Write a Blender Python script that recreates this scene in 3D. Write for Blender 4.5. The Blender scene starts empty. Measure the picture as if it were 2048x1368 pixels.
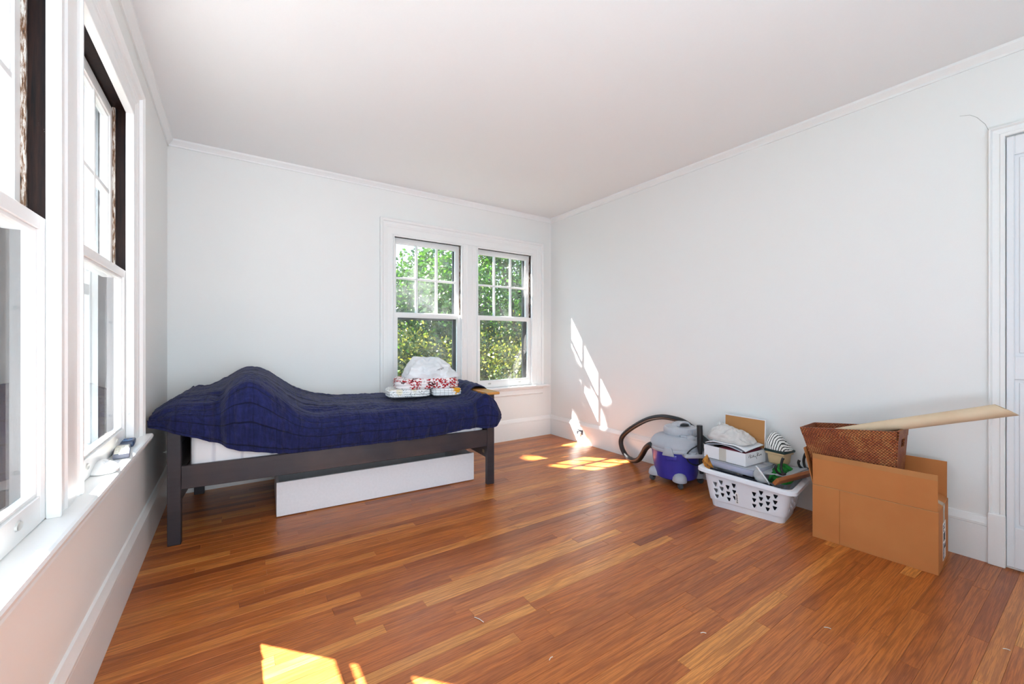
import bpy, bmesh, math, random
import numpy as np
from mathutils import Vector, Matrix, noise

S = bpy.context.scene
C = S.collection
random.seed(7)

# ------------------------------------------------------------------ camera, light, exposure
YAW = math.radians(33.99)
cd = bpy.data.cameras.new('camera'); cam = bpy.data.objects.new('camera', cd); C.objects.link(cam)
cam.location = (0, 0, 1.18); cam.rotation_euler = (math.pi/2, 0, -YAW)
cd.sensor_width = 36; cd.lens = 825.6/2048*36; cd.shift_y = -2.8/2048
cd.clip_start = 0.02; cd.clip_end = 300
S.camera = cam

EXPOSURE = 0.72
SKY = 2.2; SUN = 40.0; ROOM_FILL = 10.0; CEILING_FILL = 38.0
S.view_settings.view_transform = 'Standard'; S.view_settings.look = 'None'
S.view_settings.gamma = 1; S.view_settings.use_curve_mapping = False
S.view_settings.exposure = EXPOSURE

w = bpy.data.worlds.new('sky'); S.world = w; w.use_nodes = True
nt = w.node_tree; nt.nodes.clear()
out = nt.nodes.new('ShaderNodeOutputWorld'); bg = nt.nodes.new('ShaderNodeBackground')
tc = nt.nodes.new('ShaderNodeTexCoord'); sx = nt.nodes.new('ShaderNodeSeparateXYZ'); rp = nt.nodes.new('ShaderNodeValToRGB')
nt.links.new(tc.outputs['Generated'], sx.inputs[0]); nt.links.new(sx.outputs['Z'], rp.inputs[0])
rp.color_ramp.elements[0].position = 0.0; rp.color_ramp.elements[0].color = (.66, .83, 1, 1)
rp.color_ramp.elements[1].position = 0.8; rp.color_ramp.elements[1].color = (.45, .70, 1, 1)
nt.links.new(rp.outputs[0], bg.inputs['Color']); bg.inputs['Strength'].default_value = SKY
nt.links.new(bg.outputs[0], out.inputs[0])

EL = math.radians(47)
SUNDIR = Vector((-.669*math.cos(EL), .743*math.cos(EL), math.sin(EL))).normalized()   # towards the sun
sl = bpy.data.lights.new('sun', 'SUN'); sl.energy = SUN; sl.angle = math.radians(.53); sl.color = (1, .97, .94)
so = bpy.data.objects.new('sun', sl); C.objects.link(so); so.rotation_euler = SUNDIR.to_track_quat('Z', 'Y').to_euler()

def area(name, loc, rot, sx, sy, power, col=(1, 1, 1)):
    l = bpy.data.lights.new(name, 'AREA'); l.shape = 'RECTANGLE'; l.size = sx; l.size_y = sy; l.energy = power; l.color = col
    o = bpy.data.objects.new(name, l); C.objects.link(o); o.location = loc; o.rotation_euler = rot
    return o
# added fill light behind the camera
rf_ = area('room_fill', (.45, -1.22, 1.35), (math.radians(86), 0, 0), 1.5, 1.8, ROOM_FILL, (.80, .91, 1)); rf_.data.spread = math.radians(100)

# added unseen fill light, aimed up to brighten the ceiling
area('ceiling_fill', (.15, -.62, .55), (math.radians(170), math.radians(8), 0), 1.5, 1.1, CEILING_FILL, (.63, .82, 1))

# ------------------------------------------------------------------ helpers
def lin(h):
    h = h.lstrip('#'); v = [int(h[i:i+2], 16)/255 for i in (0, 2, 4)]
    return tuple((c/12.92 if c <= .04045 else ((c+.055)/1.055)**2.4) for c in v) + (1,)

def tag(o, label=None, cat=None, group=None, kind=None):
    if label: o['label'] = label
    if cat: o['category'] = cat
    if group: o['group'] = group
    if kind: o['kind'] = kind
    return o

def empty(name, loc=(0, 0, 0), rz=0, label=None, cat=None, group=None, kind=None):
    o = bpy.data.objects.new(name, None); C.objects.link(o); o.location = loc; o.rotation_euler = (0, 0, rz)
    o.empty_display_size = .05
    return tag(o, label, cat, group, kind)

class MB:
    def __init__(s): s.bm = bmesh.new()
    def box(s, x0, x1, y0, y1, z0, z1, M=None, bev=0):
        r = bmesh.ops.create_cube(s.bm, size=1)
        vs = r['verts']
        for v in vs:
            v.co = Vector((x0+(v.co.x+.5)*(x1-x0), y0+(v.co.y+.5)*(y1-y0), z0+(v.co.z+.5)*(z1-z0)))
        if bev:
            es = list({e for v in vs for e in v.link_edges})
            rr = bmesh.ops.bevel(s.bm, geom=es, offset=bev, segments=1 if bev < .004 else 2, profile=.5, affect='EDGES')
            vs = list({v for f in rr['faces'] for v in f.verts} | {v for v in vs if v.is_valid})
        if M is not None:
            for v in vs: v.co = M @ v.co
        return s
    def prism(s, poly, f0, f1=None):
        """poly: list of (a,b); f0/f1 map (a,b)->Vector at each end"""
        n = len(poly)
        A = [s.bm.verts.new(f0(*p)) for p in poly]; B = [s.bm.verts.new(f1(*p)) for p in poly]
        for i in range(n):
            j = (i+1) % n; s.bm.faces.new((A[i], A[j], B[j], B[i]))
        s.bm.faces.new(A[::-1]); s.bm.faces.new(B)
        return s
    def tube(s, pts, r, seg=10, cap=True, sub=0):
        pts = [Vector(p) for p in pts]
        if sub: pts = spline(pts, sub)
        n = len(pts); rr = r if isinstance(r, (list, tuple)) else [r]*n
        if len(rr) != n: rr = [rr[0]+(rr[-1]-rr[0])*i/(n-1) for i in range(n)]
        rings = []; up = None
        for i, p in enumerate(pts):
            t = (pts[min(i+1, n-1)]-pts[max(i-1, 0)]).normalized()
            if up is None:
                up = Vector((0, 0, 1)) if abs(t.z) < .9 else Vector((1, 0, 0))
            a = (up - t*up.dot(t)).normalized(); up = a; b = t.cross(a)
            rings.append([s.bm.verts.new(p + (a*math.cos(q)+b*math.sin(q))*rr[i]) for q in [2*math.pi*k/seg for k in range(seg)]])
        for i in range(n-1):
            for k in range(seg):
                s.bm.faces.new((rings[i][k], rings[i][(k+1) % seg], rings[i+1][(k+1) % seg], rings[i+1][k]))
        if cap:
            s.bm.faces.new(rings[0][::-1]); s.bm.faces.new(rings[-1])
        return s
    def lathe(s, prof, seg=32, M=None, a0=0, a1=2*math.pi, sy=1, sup=2):
        M = M or Matrix(); full = abs(a1-a0-2*math.pi) < 1e-4; n = seg if full else seg+1
        rings = []
        for r, z in prof:
            ring = []
            for k in range(n):
                q = a0+(a1-a0)*k/seg; c, d = math.cos(q), math.sin(q)
                if sup != 2:
                    m = (abs(c)**sup+abs(d)**sup)**(-1/sup); c *= m; d *= m
                ring.append(s.bm.verts.new(M @ Vector((r*c, r*d*sy, z))))
            rings.append(ring)
        for i in range(len(rings)-1):
            for k in range(n if full else n-1):
                s.bm.faces.new((rings[i][k], rings[i][(k+1) % n], rings[i+1][(k+1) % n], rings[i+1][k]))
        if full:
            if prof[0][0] > 1e-6: s.bm.faces.new(rings[0][::-1])
            if prof[-1][0] > 1e-6: s.bm.faces.new(rings[-1])
        return s
    def grid(s, f, nu, nv, keep=None):
        uvl = s.bm.loops.layers.uv.verify()
        V = [[s.bm.verts.new(f(i/nu, j/nv)) for j in range(nv+1)] for i in range(nu+1)]
        for i in range(nu):
            for j in range(nv):
                if keep and not keep((i+.5)/nu, (j+.5)/nv): continue
                fc = s.bm.faces.new((V[i][j], V[i+1][j], V[i+1][j+1], V[i][j+1]))
                for l, (a, b) in zip(fc.loops, ((i, j), (i+1, j), (i+1, j+1), (i, j+1))): l[uvl].uv = (a/nu, b/nv)
        return s
    def build(s, name, m, parent=None, smooth=None, M=None, recalc=True, weld=0):
        bm = s.bm
        if weld: bmesh.ops.remove_doubles(bm, verts=bm.verts[:], dist=weld)
        loose = [v for v in bm.verts if not v.link_faces]
        if loose: bmesh.ops.delete(bm, geom=loose, context='VERTS')
        if M is not None: bm.transform(M)
        if recalc: bmesh.ops.recalc_face_normals(bm, faces=bm.faces[:])
        me = bpy.data.meshes.new(name); bm.to_mesh(me); bm.free()
        if smooth is not None:
            for p in me.polygons: p.use_smooth = True
            if smooth < 180: me.set_sharp_from_angle(angle=math.radians(smooth))
        ms = m if isinstance(m, (list, tuple)) else [m]
        for x in ms: me.materials.append(x)
        o = bpy.data.objects.new(name, me); C.objects.link(o)
        if parent: o.parent = parent
        return o

def spline(pts, sub):
    P = [pts[0]*2-pts[1]] + pts + [pts[-1]*2-pts[-2]]; o = []
    for i in range(1, len(P)-2):
        for k in range(sub):
            t = k/sub; a, b, c, d = P[i-1], P[i], P[i+1], P[i+2]
            o.append(.5*((2*b)+(c-a)*t+(2*a-5*b+4*c-d)*t*t+(3*b-a-3*c+d)*t**3))
    o.append(P[-2]); return o

def interp(x, tab):
    if x <= tab[0][0]: return tab[0][1]
    for (a, b), (c, d) in zip(tab, tab[1:]):
        if x <= c:
            k = next(i for i, q in enumerate(tab) if q[0] == a); h = c-a; t = (x-a)/h
            sl = lambda i: 0 if i < 0 or i+1 >= len(tab) else (tab[i+1][1]-tab[i][1])/(tab[i+1][0]-tab[i][0])
            m0 = (sl(k-1)+sl(k))/2 if k > 0 else sl(k); m1 = (sl(k)+sl(k+1))/2 if k+2 < len(tab) else sl(k)
            return (2*t**3-3*t*t+1)*b+(t**3-2*t*t+t)*h*m0+(3*t*t-2*t**3)*d+(t**3-t*t)*h*m1
    return tab[-1][1]
def sstep(a, b, x):
    t = max(0, min(1, (x-a)/(b-a))); return t*t*(3-2*t)
def R(d): return math.radians(d)
def TR(x, y, z, rz=0, rx=0, ry=0):
    return Matrix.Translation((x, y, z)) @ Matrix.Rotation(rz, 4, 'Z') @ Matrix.Rotation(ry, 4, 'Y') @ Matrix.Rotation(rx, 4, 'X')
def add_mod(o, t, **k):
    m = o.modifiers.new(t.lower(), t)
    for a, b in k.items(): setattr(m, a, b)
    return m

# ------------------------------------------------------------------ materials
class NM:
    """small node-material builder"""
    def __init__(s, name, base='#ffffff', rough=.5, metal=0, spec=.5, **kw):
        s.m = bpy.data.materials.new(name); s.m.use_nodes = True; s.t = s.m.node_tree
        s.p = s.t.nodes['Principled BSDF']; s.o = s.t.nodes['Material Output']
        s.p.inputs['Base Color'].default_value = lin(base); s.p.inputs['Roughness'].default_value = rough
        s.p.inputs['Metallic'].default_value = metal; s.p.inputs['Specular IOR Level'].default_value = spec
        for k, v in kw.items(): s.p.inputs[k.replace('_', ' ')].default_value = v
        s.tc = None
    def n(s, t, **kw):
        x = s.t.nodes.new('ShaderNode'+t)
        for k, v in kw.items(): setattr(x, k, v)
        return x
    def l(s, a, b): s.t.links.new(a, b)
    def coord(s, which='Object', scale=(1, 1, 1), rot=(0, 0, 0), loc=(0, 0, 0)):
        if s.tc is None: s.tc = s.n('TexCoord')
        mp = s.n('Mapping'); mp.inputs['Scale'].default_value = scale; mp.inputs['Rotation'].default_value = rot; mp.inputs['Location'].default_value = loc
        s.l(s.tc.outputs[which], mp.inputs['Vector']); return mp.outputs[0]
    def noise(s, vec, scale=5, detail=4, rough=.5, dist=0):
        x = s.n('TexNoise'); x.inputs['Scale'].default_value = scale; x.inputs['Detail'].default_value = detail
        x.inputs['Roughness'].default_value = rough; x.inputs['Distortion'].default_value = dist
        if vec is not None: s.l(vec, x.inputs['Vector'])
        return x.outputs['Fac']
    def ramp(s, fac, stops, interp='LINEAR'):
        x = s.n('ValToRGB'); x.color_ramp.interpolation = interp; e = x.color_ramp.elements
        while len(e) < len(stops): e.new(.5)
        for k, (p, c) in enumerate(stops):
            e[k].position = p; e[k].color = lin(c) if isinstance(c, str) else ((c, c, c, 1) if not isinstance(c, tuple) else c)
        s.l(fac, x.inputs[0]); return x.outputs[0]
    def mix(s, fac, a, b, mode='MIX'):
        x = s.n('Mix', data_type='RGBA', blend_type=mode)
        for i, v in ((0, fac), (6, a), (7, b)):
            if isinstance(v, bpy.types.NodeSocket): s.l(v, x.inputs[i])
            elif isinstance(v, str): x.inputs[i].default_value = lin(v)
            else: x.inputs[i].default_value = v
        return x.outputs[2]
    def math(s, op, a, b=None, c=None):
        x = s.n('Math', operation=op)
        for i, v in enumerate((a, b, c)):
            if v is None: continue
            if isinstance(v, bpy.types.NodeSocket): s.l(v, x.inputs[i])
            else: x.inputs[i].default_value = v
        return x.outputs[0]
    def color(s, sock): s.l(sock, s.p.inputs['Base Color']); return s
    def rough(s, sock): s.l(sock, s.p.inputs['Roughness']); return s
    def bump(s, h, strength=.3, dist=.01):
        b = s.n('Bump'); b.inputs['Strength'].default_value = strength; b.inputs['Distance'].default_value = dist
        s.l(h, b.inputs['Height']); s.l(b.outputs[0], s.p.inputs['Normal']); return s

M = {}
def plain(key, base, rough=.5, metal=0, nscale=60, var=.06, bump=.1, **kw):
    n = NM(key, base, rough, metal, **kw); v = n.coord()
    f = n.noise(v, nscale, 5)
    c = lin(base)
    n.color(n.mix(f, tuple(x*(1-var) for x in c[:3])+(1,), tuple(min(1, x*(1+var)) for x in c[:3])+(1,)))
    if bump: n.bump(f, bump, .002)
    M[key] = n.m; return n.m

plain('wall_paint', '#f1f1ee', .62, nscale=220, var=.012, bump=.12)
plain('ceiling_paint', '#f3f3f2', .75, nscale=160, var=.012, bump=.12)
plain('trim_white', '#f3f3f1', .32, nscale=90, var=.02, bump=.08)
plain('stool_white', '#f4f4f2', .28, nscale=90, var=.02, bump=.08)
plain('door_white', '#eceef0', .4, nscale=90, var=.02, bump=.08)

def stained():
    n = NM('stained_jamb', '#1d1512', .5, spec=.15); v = n.coord(scale=(40, 40, 2))
    f = n.noise(v, 3, 6, .7); g = n.noise(n.coord(), 14, 6, .7)
    col = n.mix(n.ramp(f, [(.35, 0.0), (.7, 1.0)]), '#08070a', '#2e1a12')
    col = n.mix(n.ramp(g, [(.70, 0.0), (.74, 1.0)]), col, '#cfc9c0')
    n.color(col).bump(f, .3, .003); M['stained'] = n.m
    n = NM('scraped_bead', '#8a7666', .7); v = n.coord(scale=(60, 60, 6)); f = n.noise(v, 2.5, 6, .75)
    n.color(n.ramp(f, [(.36, '#1e1612'), (.47, '#7a5638'), (.56, '#d8d4cc'), (.8, '#e8e6e0')])).bump(f, .6, .004); M['scraped'] = n.m
    plain('exterior_dark', '#2b2f30', .5, nscale=30)
    plain('storm_white', '#dfe3e3', .35)
stained()

def glass(key, haze, seed, tint=(1, 1, 1, 1)):
    m = bpy.data.materials.new(key); m.use_nodes = True; t = m.node_tree; t.nodes.clear()
    N = lambda k: t.nodes.new('ShaderNode'+k)
    o = N('OutputMaterial'); tr = N('BsdfTransparent'); gl = N('BsdfGlossy'); df = N('BsdfDiffuse'); lw = N('LayerWeight')
    tr.inputs[0].default_value = tint
    gl.inputs['Roughness'].default_value = .015; df.inputs[0].default_value = (.85, .87, .86, 1)
    lw.inputs[0].default_value = .5
    pw = N('Math'); pw.operation = 'POWER'; t.links.new(lw.outputs['Facing'], pw.inputs[0]); pw.inputs[1].default_value = 5
    ml = N('Math'); ml.operation = 'MULTIPLY_ADD'; t.links.new(pw.outputs[0], ml.inputs[0]); ml.inputs[1].default_value = .9; ml.inputs[2].default_value = .04
    tc = N('TexCoord'); mp = N('Mapping'); mp.inputs['Location'].default_value = (seed, seed*.7, seed*.3); nz = N('TexNoise'); nz.inputs['Scale'].default_value = 3.2; nz.inputs['Detail'].default_value = 5
    t.links.new(tc.outputs['Object'], mp.inputs[0]); t.links.new(mp.outputs[0], nz.inputs['Vector'])
    rp = N('ValToRGB'); rp.color_ramp.elements[0].position = .45; rp.color_ramp.elements[1].position = .8
    rp.color_ramp.elements[0].color = (haze*.15,)*3+(1,); rp.color_ramp.elements[1].color = (haze,)*3+(1,)
    t.links.new(nz.outputs['Fac'], rp.inputs[0])
    m1 = N('MixShader'); m2 = N('MixShader')
    t.links.new(rp.outputs[0], m1.inputs[0]); t.links.new(tr.outputs[0], m1.inputs[1]); t.links.new(df.outputs[0], m1.inputs[2])
    t.links.new(ml.outputs[0], m2.inputs[0]); t.links.new(m1.outputs[0], m2.inputs[1]); t.links.new(gl.outputs[0], m2.inputs[2])
    t.links.new(m2.outputs[0], o.inputs[0]); M[key] = m
glass('pane_clear', .12, 1.0); glass('pane_hazy', .45, 5.0); glass('pane_left', .07, 9.0)

def oak(key, loose=False):
    n = NM(key, '#b06a36', .3, spec=.5)
    tco = n.n('TexCoord'); oi = n.n('ObjectInfo')
    cmb = n.n('CombineXYZ')
    n.l(n.math('MULTIPLY', oi.outputs['Random'], 37.0), cmb.inputs[0]); n.l(n.math('MULTIPLY', oi.outputs['Random'], 91.0), cmb.inputs[1]); n.l(n.math('MULTIPLY', oi.outputs['Random'], 13.0), cmb.inputs[2])
    add = n.n('VectorMath', operation='ADD'); n.l(tco.outputs['Object'], add.inputs[0]); n.l(cmb.outputs[0], add.inputs[1])
    def mp(sc):
        m = n.n('Mapping'); m.inputs['Scale'].default_value = sc; n.l(add.outputs[0], m.inputs[0]); return m.outputs[0]
    ring = n.noise(mp((.55, 9, 3)), 1.0, 2, .4, .15)
    rings = n.math('SINE', n.math('MULTIPLY', ring, 80.0))
    pore = n.noise(mp((9, 260, 20)), 1.0, 4, .6)
    blotch = n.noise(mp((1.5, 4, 1)), 1.0, 3)
    base = n.ramp(oi.outputs['Random'], [(0, '#994f22'), (.12, '#b4642d'), (.35, '#c87433'), (.6, '#c06b2f'), (.82, '#d8863f'), (1, '#e3994d')])
    c = n.mix(n.math('MULTIPLY', n.math('GREATER_THAN', rings, .2), .0), base, base)
    ringf = n.ramp(n.math('MULTIPLY_ADD', rings, .5, .5), [(.0, 0.0), (.6, 0.03), (1, .50)])
    dk = n.mix(1.0, base, (.42, .33, .28, 1), 'MULTIPLY')
    c = n.mix(ringf, base, dk)
    c = n.mix(n.ramp(pore, [(.42, .60), (.56, 0.0)]), c, dk)
    c = n.mix(n.ramp(blotch, [(.3, .28), (.6, 0.0)]), c, dk)
    n.color(c)
    n.rough(n.ramp(n.noise(n.coord('Object'), 3, 4), [(.3, .26), (.7, .40)]))
    n.bump(n.math('ADD', pore, n.math('MULTIPLY', ringf, -.4)), .12, .0015)
    M[key] = n.m
oak('oak_plank')
plain('subfloor', '#2a1810', .8)

# ------------------------------------------------------------------ room shell
XL, XR, YB, ZC, YF = -.419, 3.34, 4.07, 2.715, -1.3
TH = .15
BW = dict(op=[(1.323, 2.063), (2.270, 3.019)], zb=.64, zt=2.219, meet=1.459, out=(1.181, 3.195), stool=(1.12, 3.262))
LW = dict(op=[(.850, 1.618), (1.826, 2.610)], zb=.70, zt=2.247, meet=1.507, out=(.66, 2.79), stool=(.62, 2.82))
mapB = lambda u, d, z: Vector((u, YB+d, z))
mapL = lambda u, d, z: Vector((XL-d, u, z))

def wall_panel(name, mp, u0, u1, z0, z1, holes, m, label):
    us = sorted({u0, u1, *[h[0] for h in holes], *[h[1] for h in holes]}); zs = sorted({z0, z1, *[h[2] for h in holes], *[h[3] for h in holes]})
    b = MB()
    for a, c in zip(us, us[1:]):
        for e, f in zip(zs, zs[1:]):
            um, zm = (a+c)/2, (e+f)/2
            if any(h[0] < um < h[1] and h[2] < zm < h[3] for h in holes): continue
            vs = [b.bm.verts.new(mp(u, d, z)) for d in (0, TH) for u, z in ((a, e), (c, e), (c, f), (a, f))]
            for q in ((0, 1, 2, 3), (7, 6, 5, 4), (0, 4, 5, 1), (1, 5, 6, 2), (2, 6, 7, 3), (3, 7, 4, 0)): b.bm.faces.new([vs[k] for k in q])
    bmesh.ops.remove_doubles(b.bm, verts=b.bm.verts[:], dist=1e-5)
    # drop the internal double faces between neighbouring cells
    seen = {}
    for f in b.bm.faces: seen.setdefault(tuple(sorted(v.index for v in f.verts)) if False else frozenset(f.verts), []).append(f)
    bmesh.ops.delete(b.bm, geom=[f for fs in seen.values() if len(fs) > 1 for f in fs], context='FACES_ONLY')
    return tag(b.build(name, m), label, kind='structure')

JT = .02   # jamb board thickness
def holes_of(W): return [(a-.012-JT, c+.012+JT, W['zb']-.03, W['zt']+.012+JT) for a, c in W['op']]
wall_panel('wall_left', mapL, YF-.2, YB+.26, -.05, ZC+.1, holes_of(LW), M['wall_paint'], 'white painted left wall with a pair of tall windows')
wall_panel('wall_back', mapB, XL, XR, -.05, ZC+.1, holes_of(BW), M['wall_paint'], 'white painted back wall behind the bed with a pair of windows')
wr = MB(); wr.box(XR, XR+.15, YF-.2, YB+.26, -.05, ZC+.1); wr = tag(wr.build('wall_right', M['wall_paint']), 'white painted right wall beside the boxes', kind='structure')
wf = MB(); wf.box(XL, XR, YF-.15, YF, -.05, ZC+.1); tag(wf.build('wall_front', M['wall_paint']), 'white wall behind the photographer', kind='structure')
ce = MB(); ce.box(XL-.2, XR+.15, YF-.2, YB+.2, ZC, ZC+.12); tag(ce.build('ceiling', M['ceiling_paint']), 'plain white ceiling', kind='structure')
# hairline crack above the door casing
ck = MB(); ck.tube([(XR-.0002, .510, 2.425), (XR-.0002, .472, 2.414), (XR-.0002, .446, 2.389), (XR-.0002, .430, 2.362), (XR-.0002, .417, 2.341), (XR-.0002, .404, 2.30)], .0011, 5)
plain('crack_grey', '#b9b9b4', .9); ck.build('plaster_crack', M['crack_grey'], wr)

# floor: narrow oak strips, one object each where the photograph shows them
fl = MB(); fl.box(XL-.02, XR+.02, YF-.02, YB+.02, -.05, -.0125)
floor = tag(fl.build('floor', M['subfloor']), 'orange brown oak strip floor', kind='structure')
PW = .0572; rng = random.Random(11)
def plank_mesh(L, wd):
    b = MB(); c = .0007; h = .012
    x, y = L/2-.0003, wd/2-.0002
    lo = [b.bm.verts.new(p) for p in ((-x, -y, -h), (x, -y, -h), (x, y, -h), (-x, y, -h))]
    mi = [b.bm.verts.new(p) for p in ((-x, -y, -c), (x, -y, -c), (x, y, -c), (-x, y, -c))]
    hi = [b.bm.verts.new(p) for p in ((-x+c, -y+c, 0), (x-c, -y+c, 0), (x-c, y-c, 0), (-x+c, y-c, 0))]
    for A, B in ((lo, mi), (mi, hi)):
        for k in range(4): b.bm.faces.new((A[k], A[(k+1) % 4], B[(k+1) % 4], B[k]))
    b.bm.faces.new(hi); b.bm.faces.new(lo[::-1])
    me = bpy.data.meshes.new('plank'); b.bm.to_mesh(me); b.bm.free(); me.materials.append(M['oak_plank']); return me
y = YB; rest = MB(); cnt = 0
while y > YF:
    yc = y-PW/2; x = XL
    vis = yc > .14
    x0v = XL if yc > 1.2 else (XL + (1.2-yc)*1.0)
    while x < XR-1e-3:
        L = rng.uniform(.55, 1.75)
        if x == XL: L *= rng.uniform(.35, 1)
        e = min(XR, x+L)
        if XR-e < .22: e = XR
        if vis and e > x0v-.3 and cnt < 298:
            o = bpy.data.objects.new('plank', plank_mesh(e-x, PW)); C.objects.link(o); o.location = ((x+e)/2, yc, 0); o.parent = floor; cnt += 1
        else:
            rest.box(x+.0003, e-.0003, yc-PW/2+.0002, yc+PW/2-.0002, -.012, 0)
        x = e
    y -= PW
o = rest.build('floor_boards', M['oak_plank'], floor); o['kind'] = 'stuff'

# baseboards, crown
BASE = [(0, 0), (-.019, 0), (-.019, .186), (-.016, .190), (-.021, .193), (-.021, .205), (-.014, .222), (-.008, .238), (0, .242)]
CROWN = [(0, ZC), (0, ZC-.052), (-.010, ZC-.052), (-.012, ZC-.040), (-.022, ZC-.028), (-.036, ZC-.014), (-.038, ZC)]
def run(name, prof, mp, u0, u1, label):
    b = MB(); b.prism(prof, lambda d, z: mp(u0, d, z), lambda d, z: mp(u1, d, z))
    return tag(b.build(name, M['trim_white']), label, kind='structure')
mapR = lambda u, d, z: Vector((XR+d, u, z))
mapF = lambda u, d, z: Vector((u, YF-d, z))
run('baseboard_left', BASE, mapL, YF, YB, 'tall white baseboard along the left wall')
run('baseboard_back', BASE, mapB, XL+.021, XR-.021, 'tall white baseboard along the back wall')
run('baseboard_right', BASE, mapR, .40, YB, 'tall white baseboard along the right wall')
run('baseboard_front', BASE, mapF, XL, XR, 'white baseboard along the wall behind the photographer')
run('trim_1', CROWN, mapL, YF, YB, 'thin white crown moulding on the left wall')
run('trim_2', CROWN, mapB, XL, XR, 'thin white crown moulding on the back wall')
run('trim_3', CROWN, mapR, YF, YB, 'thin white crown moulding on the right wall')

# door on the right wall
door = empty('door_1', (XR, .345, 0), 0, 'white panelled door at the right edge beside the box', kind='structure')
def dbox(b, y0, y1, z0, z1, d0, d1, bev=.002): b.box(-d1, -d0, y0, y1, z0, z1, bev=bev)
b = MB(); dbox(b, -.76, -.003, .012, 2.232, 0, .006); b.build('door_slab', M['door_white'], door)
b = MB()
for (y0, y1, z0, z1) in ((-.125+.095, -.003, .012, 2.232), (-.76, -.65, .012, 2.232), (-.65, -.03, 2.135, 2.232), (-.65, -.03, .012, .22), (-.65, -.03, .98, 1.10)):
    dbox(b, y0, y1, z0, z1, .006, .018, .003)
b.build('stile_and_rail', M['door_white'], door)
for z0, z1 in ((.235, .965), (1.115, 2.12)):
    b = MB(); dbox(b, -.635, -.045, z0, z1, .006, .012, .003); b.build('door_panel', M['door_white'], door)
b = MB(); b.lathe([(0, .0), (.027, .002), (.03, .02), (.018, .034), (.012, .05), (.026, .055), (.026, .058), (0, .058)], 20, TR(-.076, -.70, 1.02, 0, 0, R(90))); plain('brass', '#b89a5a', .3, 1); b.build('door_knob', M['brass'], door, smooth=40)
dc = empty('trim_4', (XR, .345, 0), 0, 'white moulded door casing at the right edge', kind='structure')
CAS = [(0, 0), (0, .022), (.004, .026), (.016, .026), (.020, .020), (.044, .018), (.050, .030), (.056, .030), (.056, 0)]
b = MB(); b.prism(CAS, lambda a, d: Vector((-d, a, .27)), lambda a, d: Vector((-d, a, 2.24+a))); b.build('side_casing', M['trim_white'], dc)
b = MB(); b.prism(CAS, lambda a, d: Vector((-d, a, 2.24+a)), lambda a, d: Vector((-d, -.80, 2.24+a))); b.build('head_casing', M['trim_white'], dc)
b = MB(); b.box(-.034, 0, -.002, .060, 0, .27, bev=.003); b.build('plinth_block', M['trim_white'], dc)

# ------------------------------------------------------------------ windows
def lbox(b, mp, u0, u1, d0, d1, z0, z1, bev=0):
    """a box in window coordinates"""
    t = MB(); t.box(u0, u1, d0, d1, z0, z1, bev=bev)
    base = len(b.bm.verts)
    idx = {}
    for v in t.bm.verts: idx[v] = b.bm.verts.new(mp(*v.co))
    for f in t.bm.faces: b.bm.faces.new([idx[v] for v in f.verts])
    t.bm.free()

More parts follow.
